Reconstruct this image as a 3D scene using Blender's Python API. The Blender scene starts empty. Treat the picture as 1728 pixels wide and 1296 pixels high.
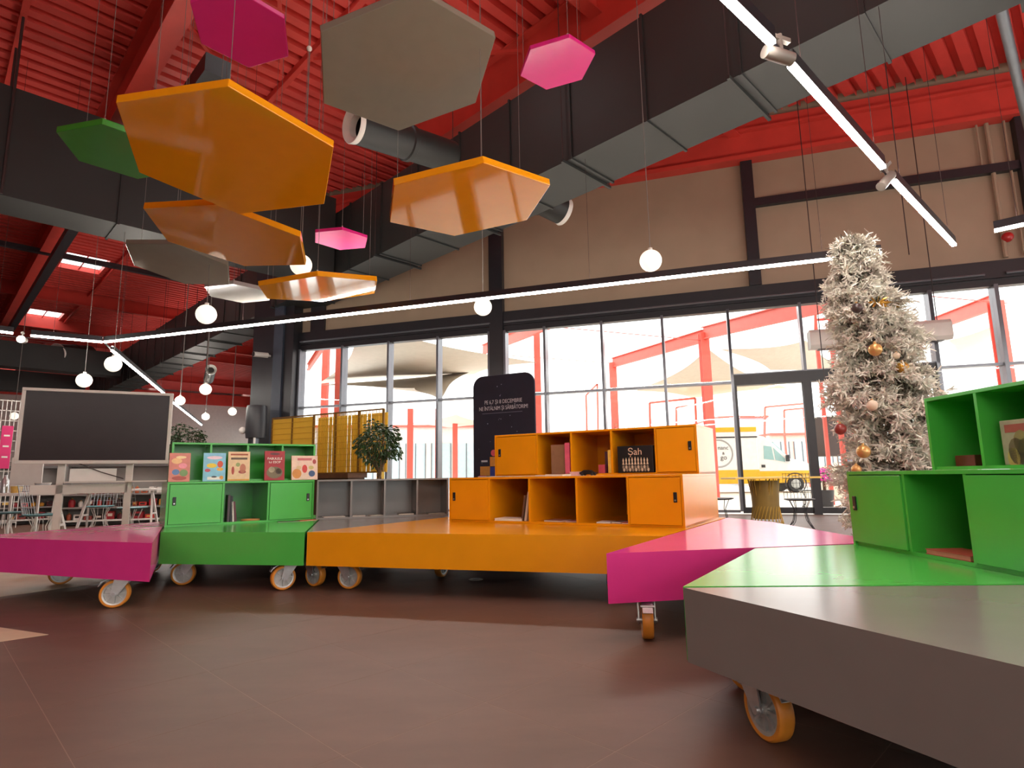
import bpy, bmesh, math, random
from mathutils import Vector, Matrix
random.seed(11)
sc = bpy.context.scene
COL = sc.collection

# ------------------------------------------------------------------ camera
FPX, PITCH, ROLL, EYE = 1000.0, math.radians(8.9), math.radians(-0.9), 0.85
_f = Vector((0, math.cos(PITCH), math.sin(PITCH)))
_u = Vector((0, -math.sin(PITCH), math.cos(PITCH)))
_r = Vector((1, 0, 0))
RT = _r * math.cos(ROLL) + _u * math.sin(ROLL)
UP = -_r * math.sin(ROLL) + _u * math.cos(ROLL)
CAM = Vector((0, 0, EYE))
cd = bpy.data.cameras.new('camera'); co = bpy.data.objects.new('camera', cd); COL.objects.link(co)
cd.sensor_width = 36; cd.lens = 36 * FPX / 1728; cd.clip_end = 400; cd.clip_start = 0.05
co.matrix_world = Matrix(((RT.x, UP.x, -_f.x, 0), (RT.y, UP.y, -_f.y, 0), (RT.z, UP.z, -_f.z, EYE), (0, 0, 0, 1)))
sc.camera = co

# ------------------------------------------------------------------ world, sun, exposure
SKY, EXPO = 1.75, 1.2
w = bpy.data.worlds.new('sky'); sc.world = w; w.use_nodes = True
nt = w.node_tree; nt.nodes.clear()
wo = nt.nodes.new('ShaderNodeOutputWorld'); bg = nt.nodes.new('ShaderNodeBackground')
bg.inputs[0].default_value = (1.0, 0.985, 0.955, 1); bg.inputs[1].default_value = SKY
nt.links.new(bg.outputs[0], wo.inputs[0])
vs = sc.view_settings
vs.view_transform = 'Standard'; vs.look = 'None'; vs.gamma = 1; vs.exposure = EXPO; vs.use_curve_mapping = False
cy = sc.cycles; cy.max_bounces = 6; cy.diffuse_bounces = 3; cy.glossy_bounces = 3; cy.transparent_max_bounces = 10; cy.sample_clamp_indirect = 8

# ------------------------------------------------------------------ survey helpers (points of the real place from sight lines)
def ray(x, y): return _f * FPX + RT * (x - 864) + UP * (648 - y)
def P(x, y, z): r = ray(x, y); return CAM + r * ((z - EYE) / r.z)
def PD(x, y, d): r = ray(x, y); return CAM + r * (d / r.y)
def PL(x, y, a, b):                     # on the upright plane through a-b
    n = Vector((-(b - a).y, (b - a).x, 0)); r = ray(x, y)
    return CAM + r * ((a - CAM).dot(n) / r.dot(n))
EU = Vector((.70711, .70711, 0)); EV = Vector((-.70711, .70711, 0))    # the roof and floor grid
def UV(u, v, z=0): return EU * u + EV * v + Vector((0, 0, z))

# ------------------------------------------------------------------ materials
def lin(h):
    h = h.lstrip('#'); o = []
    for i in (0, 2, 4):
        c = int(h[i:i + 2], 16) / 255
        o.append(c / 12.92 if c <= .04045 else ((c + .055) / 1.055) ** 2.4)
    return o + [1]
MATS = {}
def M(name, col='#808080', rough=.5, metal=0, var=.06, scale=6, emit=0, bump=0, spec=.5, coat=0):
    if name in MATS: return MATS[name]
    m = bpy.data.materials.new(name); m.use_nodes = True; t = m.node_tree; b = t.nodes['Principled BSDF']
    c = lin(col)
    b.inputs['Roughness'].default_value = rough; b.inputs['Metallic'].default_value = metal
    b.inputs['Specular IOR Level'].default_value = spec; b.inputs['Coat Weight'].default_value = coat
    b.inputs['Coat Roughness'].default_value = .06
    tc = t.nodes.new('ShaderNodeTexCoord'); nz = t.nodes.new('ShaderNodeTexNoise'); nz.inputs['Scale'].default_value = scale
    nz.inputs['Detail'].default_value = 4
    rp = t.nodes.new('ShaderNodeValToRGB'); e = rp.color_ramp.elements
    e[0].position = .3; e[1].position = .7
    e[0].color = [x * (1 - var) for x in c[:3]] + [1]; e[1].color = [min(1, x * (1 + var)) for x in c[:3]] + [1]
    t.links.new(tc.outputs['Object'], nz.inputs['Vector']); t.links.new(nz.outputs['Fac'], rp.inputs['Fac'])
    t.links.new(rp.outputs['Color'], b.inputs['Base Color'])
    if emit:
        b.inputs['Emission Color'].default_value = c; b.inputs['Emission Strength'].default_value = emit
    if bump:
        bp = t.nodes.new('ShaderNodeBump'); bp.inputs['Strength'].default_value = bump; bp.inputs['Distance'].default_value = .01
        t.links.new(nz.outputs['Fac'], bp.inputs['Height']); t.links.new(bp.outputs['Normal'], b.inputs['Normal'])
    MATS[name] = m; return m
def glass_mat():
    m = bpy.data.materials.new('window_glass'); m.use_nodes = True; t = m.node_tree; t.nodes.clear()
    o = t.nodes.new('ShaderNodeOutputMaterial'); mx = t.nodes.new('ShaderNodeMixShader')
    tr = t.nodes.new('ShaderNodeBsdfTransparent'); tr.inputs[0].default_value = (.93, .95, .95, 1)
    g = t.nodes.new('ShaderNodeBsdfGlossy'); g.inputs['Roughness'].default_value = .02
    lw = t.nodes.new('ShaderNodeLayerWeight'); pw = t.nodes.new('ShaderNodeMath'); pw.operation = 'POWER'; pw.inputs[1].default_value = 5
    fr = t.nodes.new('ShaderNodeMath'); fr.operation = 'MULTIPLY_ADD'; fr.inputs[1].default_value = .5; fr.inputs[2].default_value = .03
    t.links.new(lw.outputs['Facing'], pw.inputs[0]); t.links.new(pw.outputs[0], fr.inputs[0])
    t.links.new(fr.outputs[0], mx.inputs[0]); t.links.new(tr.outputs[0], mx.inputs[1]); t.links.new(g.outputs[0], mx.inputs[2])
    t.links.new(mx.outputs[0], o.inputs[0]); MATS['glass'] = m; return m
GLASS = glass_mat()
ORANGE = M('orange_lacquer', '#E8980F', .19, var=.03, spec=.42)
GREEN = M('green_lacquer', '#4FB84C', .19, var=.03, spec=.42)
PINK = M('pink_lacquer', '#E03A90', .19, var=.03, spec=.42)
GREY = M('grey_lacquer', '#7D7772', .19, var=.03, spec=.42)
H_ORANGE = M('orange_gloss_panel', '#FCA616', .06, var=.02)
H_PINK = M('pink_gloss_panel', '#DA2C80', .2, var=.02, spec=.3)
H_GREY = M('grey_gloss_panel', '#7D776A', .12, var=.03)
H_LGREY = M('light_grey_gloss_panel', '#94918D', .12, var=.03)
H_GREEN = M('green_gloss_panel', '#3A8F30', .12, var=.03)
RED = M('red_steel_paint', '#D2443A', .45, var=.08, scale=2)
REDDECK = M('red_deck_paint', '#DC4C44', .5, var=.1, scale=1.5)
DUCT = M('dark_duct_sheet', '#282928', .5, metal=.0, var=.1, scale=1.2)
DUCTF = M('dark_duct_flange', '#232423', .5, var=.08)
TAUPE = M('taupe_sandwich_panel', '#A48E78', .55, var=.05, scale=1.5)
BLACKST = M('black_steel', '#26252A', .4, var=.08)
ALU = M('aluminium_profile', '#70747C', .3, metal=.4, var=.05)
WHITEW = M('white_wall_paint', '#D9CDC6', .6, var=.04)
WHITE = M('white_enamel', '#E6E1DA', .4, var=.04)
CHROME = M('galvanised_steel', '#C3C6C8', .3, metal=.85, var=.08, scale=30)
TIRE = M('orange_polyurethane', '#D98A2E', .4, var=.08, scale=20)
HUB = M('cast_aluminium', '#B9B9B6', .4, metal=.6, var=.08, scale=40)
BLACK = M('black_plastic', '#17171A', .4, var=.05)
DARK = M('dark_grey_plastic', '#303034', .4, var=.05)
SCREEN = M('black_screen_glass', '#2A1E20', .25, var=.05, spec=.2)
CABLE = M('grey_cable', '#77716C', .5, var=.05)
DCABLE = M('dark_cable', '#3A2A2A', .5, var=.05)
YELLOW = M('yellow_wire', '#DDB52C', .4, var=.06)
WOODB = M('brown_wood', '#6E4A32', .5, var=.2, scale=14)
BARK = M('bark', '#6B543D', .8, var=.2, scale=30, bump=.3)
LEAF = M('ficus_leaf', '#2E4A22', .4, var=.35, scale=9)
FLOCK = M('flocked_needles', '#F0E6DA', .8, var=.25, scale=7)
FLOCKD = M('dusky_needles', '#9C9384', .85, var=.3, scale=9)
GOLD = M('gold_bauble_lacquer', '#D9A868', .25, metal=.4, var=.1)
CREAM = M('cream_bauble_lacquer', '#E2CDB6', .4, var=.06)
GLITTER = M('gold_glitter', '#C79A45', .3, metal=.8, var=.5, scale=120)
LED = M('led_diffuser', '#FFF8EE', .4, emit=44, var=0)
UPFILL = M('added_uplight_glow', '#FFF4E6', .4, emit=52, var=0)  # upward emitter added to brighten the roof and panel undersides
GLOBE = M('opal_globe', '#FFF4E2', .4, emit=.45, var=0)
PAPER = M('paper_pages', '#E6DCCB', .7, var=.06, scale=60)
NAVY = M('navy_banner_fabric', '#1E1E30', .75, var=.15, scale=4)
TEAL = M('teal_plastic', '#4C8A92', .45, var=.06)
SAIL = M('beige_sail_fabric', '#D8CFC2', .8, var=.05)
SHOPGREY = M('shop_grey_panel', '#8F8A86', .5, var=.06)

def tile_mat(name, col, grout, far):
    m = bpy.data.materials.new(name); m.use_nodes = True; t = m.node_tree; b = t.nodes['Principled BSDF']
    b.inputs['Roughness'].default_value = .46; b.inputs['Specular IOR Level'].default_value = .3
    ge = t.nodes.new('ShaderNodeNewGeometry'); n1 = t.nodes.new('ShaderNodeTexNoise'); n1.inputs['Scale'].default_value = 1.3
    n1.inputs['Detail'].default_value = 8; n1.inputs['Roughness'].default_value = .65
    mp = t.nodes.new('ShaderNodeMapping'); mp.inputs['Rotation'].default_value = (0, 0, math.radians(-45)); mp.inputs['Scale'].default_value = (1, 2.6, 1)
    t.links.new(ge.outputs['Position'], mp.inputs['Vector']); t.links.new(mp.outputs[0], n1.inputs['Vector'])
    rp = t.nodes.new('ShaderNodeValToRGB'); c = lin(col); e = rp.color_ramp.elements
    e[0].position = .25; e[1].position = .75
    e[0].color = [x * .82 for x in c[:3]] + [1]; e[1].color = [x * 1.16 for x in c[:3]] + [1]
    t.links.new(n1.outputs['Fac'], rp.inputs['Fac']); out = rp.outputs['Color']
    if far:
        m2 = t.nodes.new('ShaderNodeMapping'); m2.inputs['Rotation'].default_value = (0, 0, math.radians(-45)); m2.inputs['Location'].default_value = (-.43, -2.4, 0)
        br = t.nodes.new('ShaderNodeTexBrick'); br.offset = 0; br.inputs['Scale'].default_value = 1
        br.inputs['Brick Width'].default_value = .6; br.inputs['Row Height'].default_value = .6; br.inputs['Mortar Size'].default_value = .003
        br.inputs['Mortar'].default_value = lin(grout)
        t.links.new(ge.outputs['Position'], m2.inputs['Vector']); t.links.new(m2.outputs[0], br.inputs['Vector'])
        t.links.new(out, br.inputs['Color1']); t.links.new(out, br.inputs['Color2']); out = br.outputs['Color']
    t.links.new(out, b.inputs['Base Color'])
    bp = t.nodes.new('ShaderNodeBump'); bp.inputs['Strength'].default_value = .06; bp.inputs['Distance'].default_value = .01
    t.links.new(n1.outputs['Fac'], bp.inputs['Height']); t.links.new(bp.outputs[0], b.inputs['Normal'])
    return m
TILE = tile_mat('brown_stone_tile', '#654A3E', '#806658', False)
TILEFAR = tile_mat('brown_stone_tiling', '#654A3E', '#806658', True)
BEIGE = tile_mat('beige_stone_tile', '#C9B093', '#B39C8E', False)
GROUND = M('pale_paving', '#D8CFC2', .7, var=.08, scale=.6)

# ------------------------------------------------------------------ geometry helpers
WM = {}
def wm(o): return WM.get(o.name, Matrix.Identity(4))
def tag(o, label=None, cat=None, group=None, kind=None):
    if label: o['label'] = label
    if cat: o['category'] = cat
    if group: o['group'] = group
    if kind: o['kind'] = kind
    return o
def thing(name, loc, rz=0, label=None, cat=None, group=None, kind=None):
    o = bpy.data.objects.new(name, None); COL.objects.link(o); o.empty_display_size = .1
    o.location = loc; o.rotation_euler = (0, 0, rz)
    WM[o.name] = Matrix.Translation(Vector(loc)) @ Matrix.Rotation(rz, 4, 'Z')
    return tag(o, label, cat, group, kind)
class MB:
    def __init__(s): s.v = []; s.f = []
    def add(s, vs, fs):
        n = len(s.v); s.v += [Vector(v) for v in vs]; s.f += [tuple(i + n for i in f) for f in fs]; return s
    def box(s, c, sz, R=None):
        c = Vector(c); a, b, d = [x / 2 for x in sz]
        pts = [Vector((x, y, z)) for x in (-a, a) for y in (-b, b) for z in (-d, d)]
        if R is not None: pts = [R @ p for p in pts]
        return s.add([c + p for p in pts], [(0, 1, 3, 2), (4, 6, 7, 5), (0, 4, 5, 1), (2, 3, 7, 6), (0, 2, 6, 4), (1, 5, 7, 3)])
    def bar(s, a, b, wd, ht, up=(0, 0, 1)):
        a, b = Vector(a), Vector(b); d = (b - a); L = d.length; d.normalize(); u = Vector(up)
        if abs(d.dot(u)) > .98: u = Vector((0, 1, 0)) if abs(d.y) < .9 else Vector((1, 0, 0))
        x = d.cross(u).normalized(); z = x.cross(d).normalized()
        R = Matrix((x, d, z)).transposed()
        return s.box((a + b) / 2, (wd, L, ht), R)
    def tube(s, a, b, r, n=8, r2=None, cap=True):
        a, b = Vector(a), Vector(b); d = (b - a).normalized(); r2 = r if r2 is None else r2
        u = Vector((0, 0, 1)) if abs(d.z) < .9 else Vector((1, 0, 0))
        x = d.cross(u).normalized(); y = d.cross(x)
        k = len(s.v); N = []
        for p, rr in ((a, r), (b, r2)):
            for i in range(n):
                t = 2 * math.pi * i / n; N.append(p + x * (rr * math.cos(t)) + y * (rr * math.sin(t)))
        F = [(i, (i + 1) % n, n + (i + 1) % n, n + i) for i in range(n)]
        if cap: F += [tuple(range(n - 1, -1, -1)), tuple(range(n, 2 * n))]
        return s.add(N, F)
    def path(s, pts, r, n=6):
        for a, b in zip(pts, pts[1:]): s.tube(a, b, r, n)
        return s
    def prism(s, poly, z0, z1):
        n = len(poly)
        vs = [Vector((p[0], p[1], z0)) for p in poly] + [Vector((p[0], p[1], z1)) for p in poly]
        return s.add(vs, [tuple(range(n - 1, -1, -1)), tuple(range(n, 2 * n))] + [(i, (i + 1) % n, n + (i + 1) % n, n + i) for i in range(n)])
    def slab(s, pts, off):                      # any planar polygon given thickness by a vector
        n = len(pts); off = Vector(off)
        return s.add([Vector(p) for p in pts] + [Vector(p) + off for p in pts], [tuple(range(n)), tuple(range(2 * n - 1, n - 1, -1))] + [(i, n + i, n + (i + 1) % n, (i + 1) % n) for i in range(n)])
    def lathe(s, prof, n=24, T=None):           # profile (r, z) about local z
        k = []; 
        for r, z in prof:
            for i in range(n):
                t = 2 * math.pi * i / n; p = Vector((r * math.cos(t), r * math.sin(t), z)); k.append(T @ p if T is not None else p)
        F = [(j * n + i, j * n + (i + 1) % n, (j + 1) * n + (i + 1) % n, (j + 1) * n + i) for j in range(len(prof) - 1) for i in range(n)]
        return s.add(k, F)
    def ball(s, c, r, n=16, m=10, sz=1):
        return s.lathe([(r * math.sin(math.pi * j / m), -r * sz * math.cos(math.pi * j / m)) for j in range(m + 1)], n, Matrix.Translation(Vector(c)))
    def mesh(s, name, inv=None):
        me = bpy.data.meshes.new(name); me.from_pydata([tuple(inv @ v) if inv is not None else tuple(v) for v in s.v], [], s.f); me.update(); return me
    def build(s, name, mat, parent=None, smooth=False, bevel=0, local=False):
        inv = None
        if parent is not None and not local: inv = wm(parent).inverted()
        me = s.mesh(name, inv)
        bm = bmesh.new(); bm.from_mesh(me); bmesh.ops.remove_doubles(bm, verts=bm.verts, dist=1e-6)
        bmesh.ops.recalc_face_normals(bm, faces=bm.faces); bm.to_mesh(me); bm.free()
        me.materials.append(mat)
        if smooth:
            me.polygons.foreach_set('use_smooth', [True] * len(me.polygons)); me.update()
            try: me.set_sharp_from_angle(angle=math.radians(40))
            except Exception: pass
        o = bpy.data.objects.new(name, me); COL.objects.link(o)
        if parent is not None: o.parent = parent; WM[o.name] = wm(parent).copy()
        else: WM[o.name] = Matrix.Identity(4)
        if bevel:
            md = o.modifiers.new('bevel', 'BEVEL'); md.width = bevel; md.segments = 2; md.limit_method = 'ANGLE'
        return o
def solo(mb, name, mat, label, cat, group=None, kind=None, **k):
    return tag(mb.build(name, mat, None, **k), label, cat, group, kind)
def copy_tree(o, parent=None):
    c = o.copy(); COL.objects.link(c); c.parent = parent
    for ch in list(o.children): copy_tree(ch, c)
    return c
def text_part(txt, size, Mw, mat, parent, name='lettering', align='CENTER', sx=1.0):
    cu = bpy.data.curves.new('t', 'FONT'); cu.body = txt; cu.size = size; cu.align_x = align; cu.extrude = .0004
    to = bpy.data.objects.new('t', cu); COL.objects.link(to); dg = bpy.context.evaluated_depsgraph_get(); dg.update()
    me = bpy.data.meshes.new_from_object(to.evaluated_get(dg)); bpy.data.objects.remove(to); bpy.data.curves.remove(cu)
    me.transform(Matrix.Diagonal((sx, 1, 1, 1))); me.transform((wm(parent).inverted() if parent else Matrix.Identity(4)) @ Mw)
    me.materials.clear(); me.materials.append(mat); me.name = name
    o = bpy.data.objects.new(name, me); COL.objects.link(o); o.parent = parent; WM[o.name] = wm(parent).copy(); return o
def frame(o, x, n):                            # matrix with local x along x, local z along n (text plane)
    x = Vector(x).normalized(); n = Vector(n).normalized(); y = n.cross(x)
    return Matrix(((x.x, y.x, n.x, o[0]), (x.y, y.y, n.y, o[1]), (x.z, y.z, n.z, o[2]), (0, 0, 0, 1)))
def V3(a, z): return Vector((a[0], a[1], z))

# ================================================================== THE HALL
W0 = P(1383, 868, 0); WA = math.radians(-72.3)
WR = Vector((-math.sin(WA), -math.cos(WA), 0))           # along the window wall, to the right
WO = Vector((-WR.y, WR.x, 0))                            # outward
if WO.y < 0: WO = -WO
def W(s, z, t=0): return W0 + WR * s + WO * t + Vector((0, 0, z))
def wbox(mb, s0, s1, z0, z1, t0, t1):
    R = Matrix((WR, WO, Vector((0, 0, 1)))).transposed()
    return mb.box(W((s0 + s1) / 2, (z0 + z1) / 2, (t0 + t1) / 2), (s1 - s0, t1 - t0, z1 - z0), R)
DECK = 9.0
cA, cB = W(12, 0), W(-13.9, 0)
cC = Vector((-23.6, 57.6, 0)); FD = (Vector((-39.1, 45.8, 0)) - Vector((-24.27, 57.17, 0))).normalized()
cD = cC + FD * 52; cE = Vector((cD.x, -13, 0)); cF = Vector((cA.x, -13, 0))
ROOM = [cA, cB, cC, cD, cE, cF]

# floor ---------------------------------------------------------------
fl = MB().prism([(p.x, p.y) for p in ROOM], -.3, -.0004).build('floor', TILEFAR); tag(fl, kind='structure')
inlay = [[P(-60, 1014, 0), P(0, 1007, 0), P(194, 981, 0), P(262, 968, 0), P(262, 938, 0), P(-60, 938, 0)],
         [P(-60, 1050, 0), P(82, 1071, 0), P(-60, 1092, 0)]]
for q in inlay: MB().prism([(p.x, p.y) for p in q], -.01, .0012).build('floor_inlay', BEIGE, fl)
tiles = []
for i in range(-8, 22):
    for j in range(-8, 30):
        c = UV(.43 + .6 * (i + .5), 2.4 + .6 * (j + .5)); d = c - CAM
        if d.dot(_f) < .7: continue
        x = 864 + FPX * d.dot(RT) / d.dot(_f); y = 648 - FPX * d.dot(UP) / d.dot(_f)
        if -220 < x < 1950 and y > 905 and y < 1700: tiles.append((d.length, c))
tiles.sort(key=lambda a: a[0])
tm = MB(); R45 = Matrix.Rotation(math.radians(45), 3, 'Z'); tm.box((0, 0, -.004), (.5968, .5968, .008), R45)
tmesh = tm.mesh('floor_tile'); tmesh.materials.append(TILE)
for k, (dd, c) in enumerate(tiles[:290]):
    o = bpy.data.objects.new('floor_tile', tmesh); COL.objects.link(o); o.parent = fl; o.location = (c.x, c.y, 0)

# ceiling ---------------------------------------------------------------
SKYL = []
for k in range(-8, 8):
    v_ = 26.3 + 4.75 * k
    for u in (11.9, 7.8, 3.7, -4.6, -8.75, -12.9, -21.2):  # rows out of view are added to bring in more top light
        if u > 5 and v_ > -3: continue
        if u == 3.7 and (k % 2 and v_ > 3): continue
        SKYL.append((u - .65, u + .65, v_ - 1.0, v_ + 1.0))
SKYL.append((4.2, 5.4, 44.3, 46.4)); SKYL = [s for s in SKYL if not (s[0] < 5 and s[0] > 2 and abs(s[2] - 44.3) < 1.5 and s[0] != 4.2)]
def inside(p):
    c = False; n = len(ROOM)
    for i in range(n):
        a, b = ROOM[i], ROOM[(i + 1) % n]
        if (a.y > p.y) != (b.y > p.y) and p.x < (b.x - a.x) * (p.y - a.y) / (b.y - a.y) + a.x: c = not c
    return c
SKYL = [s for s in SKYL if all(inside(UV(u, v)) for u in (s[0] - .5, s[1] + .5) for v in (s[2] - .5, s[3] + .5))]
def spans(v):
    xs = []; n = len(ROOM)
    for i in range(n):
        a, b = ROOM[i], ROOM[(i + 1) % n]; va, vb = a.dot(EV), b.dot(EV)
        if (va > v) != (vb > v): t = (v - va) / (vb - va); xs.append((a + (b - a) * t).dot(EU))
    xs.sort(); return [(xs[i], xs[i + 1]) for i in range(0, len(xs) - 1, 2)]
deck = MB(); PITCHV = .333
vmin = min(p.dot(EV) for p in ROOM); vmax = max(p.dot(EV) for p in ROOM)
k = int(vmin / PITCHV) + 1
prof = [(0, 0), (.19, 0), (.205, .15), (.318, .15), (.333, 0)]
while k * PITCHV < vmax - .35:
    v0 = k * PITCHV; k += 1
    segs = spans(v0 + .16)
    for s in SKYL:
        if s[2] < v0 + .16 < s[3]:
            ns = []
            for a, b in segs:
                if a < s[0] < b: ns += [(a, s[0]), (s[1], b)]
                else: ns.append((a, b))
            segs = ns
    for a, b in segs:
        if b - a < .05: continue
        pts = [UV(a, v0 + dv, DECK + dz) for dv, dz in prof] + [UV(b, v0 + dv, DECK + dz) for dv, dz in prof]
        deck.add(pts, [(i, i + 1, i + 6, i + 5) for i in range(4)])
ce = deck.build('ceiling', REDDECK); tag(ce, kind='structure')
def roofbox(mb, u0, u1, v0, v1, z0, z1):
    R = Matrix((EU, EV, Vector((0, 0, 1)))).transposed()
    return mb.box(UV((u0 + u1) / 2, (v0 + v1) / 2, (z0 + z1) / 2), (abs(u1 - u0), abs(v1 - v0), z1 - z0), R)
# insulation above the deck keeps daylight out except at the skylights
ins = MB()
def roof_cover():
    cuts = sorted(SKYL)
    bm = MB()
    k = int(vmin / PITCHV)
    vs_ = sorted(set([vmin, vmax] + [s[2] for s in SKYL] + [s[3] for s in SKYL] + [p.dot(EV) for p in ROOM]))
    for a, b in zip(vs_, vs_[1:]):
        if b - a < .02: continue
        n = max(1, int((b - a) / 1.0))
        for i in range(n):
            va, vb = a + (b - a) * i / n, a + (b - a) * (i + 1) / n; vm = (va + vb) / 2
            segs = [(x - .6, y + .6) for x, y in spans(vm)]
            for s in SKYL:
                if s[2] - .01 <= va and vb <= s[3] + .01:
                    ns = []
                    for x, y in segs:
                        if x < s[0] < y: ns += [(x, s[0]), (s[1], y)]
                        else: ns.append((x, y))
                    segs = ns
            for x, y in segs: roofbox(bm, x, y, va, vb, DECK + .152, DECK + .17)
    return bm
roof_cover().build('roof_insulation', REDDECK, ce)
for s in SKYL:
    fr_ = MB(); a, b, c_, d_ = s
    for (u0, u1, v0, v1) in ((a - .06, a, c_, d_), (b, b + .06, c_, d_), (a - .06, b + .06, c_ - .06, c_), (a - .06, b + .06, d_, d_ + .06)):
        roofbox(fr_, u0, u1, v0, v1, DECK - .02, DECK + .175)
    roofbox(fr_, (a + b) / 2 - .02, (a + b) / 2 + .02, c_, d_, DECK + .03, DECK + .06)
    so_ = fr_.build('skylight', RED, ce)
    roofbox(MB(), a, b, c_, d_, DECK + .06, DECK + .07).build('pane', GLASS, so_)
def clipu(v, lo, hi):
    for a, b in spans(v):
        if b > lo and a < hi: return max(a, lo) + .05, min(b, hi) - .05
def vspan(u):
    xs = []
    for i in range(len(ROOM)):
        a, b = ROOM[i], ROOM[(i + 1) % len(ROOM)]; ua, ub = a.dot(EU), b.dot(EU)
        if (ua > u) != (ub > u): t = (u - ua) / (ub - ua); xs.append((a + (b - a) * t).dot(EV))
    xs.sort(); return xs[0] + .2, xs[-1] - .2
for u in (-19.2, -13.9, -8.6, -3.3, 2.22, 7.35):          # main beams
    v0, v1 = vspan(u)
    if u > 7: v1 = min(v1, 10.6)
    m = MB(); roofbox(m, u - .16, u + .16, v0, v1, 8.0, 8.03); roofbox(m, u - .012, u + .012, v0, v1, 8.03, DECK - .04); roofbox(m, u - .16, u + .16, v0, v1, DECK - .04, DECK - .005)
    nst = int((v1 - v0) / 3)
    m.build('roof_beam', RED, ce)
for v in (-9.5, -2.2, 5.2, 30.6, 36.5, 40, 50):     # cross beams between them
    sp = clipu(v, -22, 20)
    if not sp: continue
    m = MB(); roofbox(m, sp[0], sp[1], v - .12, v + .12, 8.45, 8.48); roofbox(m, sp[0], sp[1], v - .01, v + .01, 8.48, DECK - .005)
    m.build('cross_beam', RED, ce)
for u in (.55, 4.6, -1.4):                                # light purlins
    v0, v1 = vspan(u); m = MB(); roofbox(m, u - .05, u + .05, v0, v1, DECK - .14, DECK - .001); m.build('purlin', RED, ce)
for (a, b) in [((2.22, 6.0, 8.2), (4.3, 10.5, 8.7)), ((4.6, 9.8, 8.75), (7.3, 6.9, 8.75)), ((2.3, 10.2, 8.75), (4.6, 12.3, 8.75)), ((3.2, 17.8, 8.1), (7.2, 15.6, 8.1))]:
    m = MB().bar(UV(*a), UV(*b), .06, .06); m.build('wind_brace', RED, ce)

# window wall ---------------------------------------------------------------
wl = MB(); wbox(wl, -14.2, 12.3, 4.56, 7.85, .02, .3); wbox(wl, -14.2, 12.3, 7.8, 9.3, .1, .3)
wr = tag(wl.build('wall_window_side', TAUPE), kind='structure')
m = MB(); wbox(m, -14.1, 12.1, 4.55, 4.9, -.1, .05); wbox(m, -14.1, 12.1, 4.40, 4.56, -.04, .12); m.build('header_beam', BLACKST, wr)
m = MB(); m.tube(W(-12.6, 4.62, -.14), W(-7.0, 4.62, -.14), .025); m.tube(W(-6.65, 4.62, -.14), W(3.3, 4.62, -.14), .025); m.tube(W(3.65, 4.62, -.14), W(11, 4.62, -.14), .025); m.build('header_pipe', ALU, wr, smooth=True)
m = MB(); wbox(m, -14.1, 12.2, 7.8, 7.9, -.28, .1); wbox(m, -14.1, 12.2, 7.9, 8.5, -.08, .1); wbox(m, -14.1, 12.2, 8.5, 8.56, -.2, .1); wbox(m, -14.1, 12.2, 8.56, 8.86, -.02, .1); m.build('eave_beam', RED, wr)
for s0, s1 in ((-7.03, -6.68), (-.97, -.73), (4.15, 4.5)):
    m = MB(); wbox(m, s0, s1, .0 if s0 < -2 else 4.9, 7.8, -.16, .06); m.build('wall_column', BLACKST, wr)
m = MB(); wbox(m, -.73, 4.15, 6.72, 6.9, -.12, .03); m.build('wall_rail', BLACKST, wr)
m = MB(); wbox(m, 4.5, 12, 6.72, 6.9, -.12, .03); m.build('wall_rail', BLACKST, wr)
m = MB(); wbox(m, -12.35, -11.9, 4.9, 7.8, -.05, .03); m.build('wall_column', BLACKST, wr)
m = MB(); wbox(m, -14.0, -12.66, 0, 9.0, -.35, .1); m.build('corner_cladding', BLACKST, wr)
m = MB(); m.bar(W(-13.1, 0, -.36), W(-13.1, 8.9, -.36), .3, .12, WO); m.build('corner_column', M('slate_blue_steel', '#3A4250', .5), wr)
def glazing(name, ss, zs, t=.0, mw=.055, md=.27, sill=True, door=False):
    g = thing(name, W((ss[0] + ss[-1]) / 2, 0), math.atan2(WR.y, WR.x), kind='structure')
    for s in ss:
        m = MB(); wbox(m, s - mw / 2, s + mw / 2, zs[0], zs[-1], t - md / 2, t + md / 2); m.build('mullion', ALU, g)
    for a, b in zip(ss, ss[1:]):
        for z in zs:
            m = MB(); h = .05; wbox(m, a + mw / 2, b - mw / 2, z - h / 2, z + h / 2, t - md * .3, t + md * .3); m.build('transom', ALU if z < 4 else BLACKST, g)
        for z0, z1 in zip(zs, zs[1:]):
            m = MB(); wbox(m, a + mw / 2, b - mw / 2, z0 + .025, z1 - .025, t - .006, t + .006); m.build('pane', GLASS, g)
    return g
glazing('window_1', [-12.62, -11.26, -9.86, -8.45, -7.06], [.06, 2.8, 4.42])
glazing('window_2', [-6.65, -5.64, -4.26, -2.88, -1.47], [.06, 2.8, 4.42])
g3 = glazing('window_3', [-1.47, -.03, 1.16, 2.35], [2.95, 4.42])
m = MB(); wbox(m, -1.45, 2.35, 2.72, 2.95, -.1, .1); m.build('door_header', BLACKST, g3)
glazing('window_4', [2.35, 3.46, 4.9, 6.3, 7.7, 9.1, 10.5, 11.9], [.06, 2.85, 4.42], mw=.07)
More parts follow.
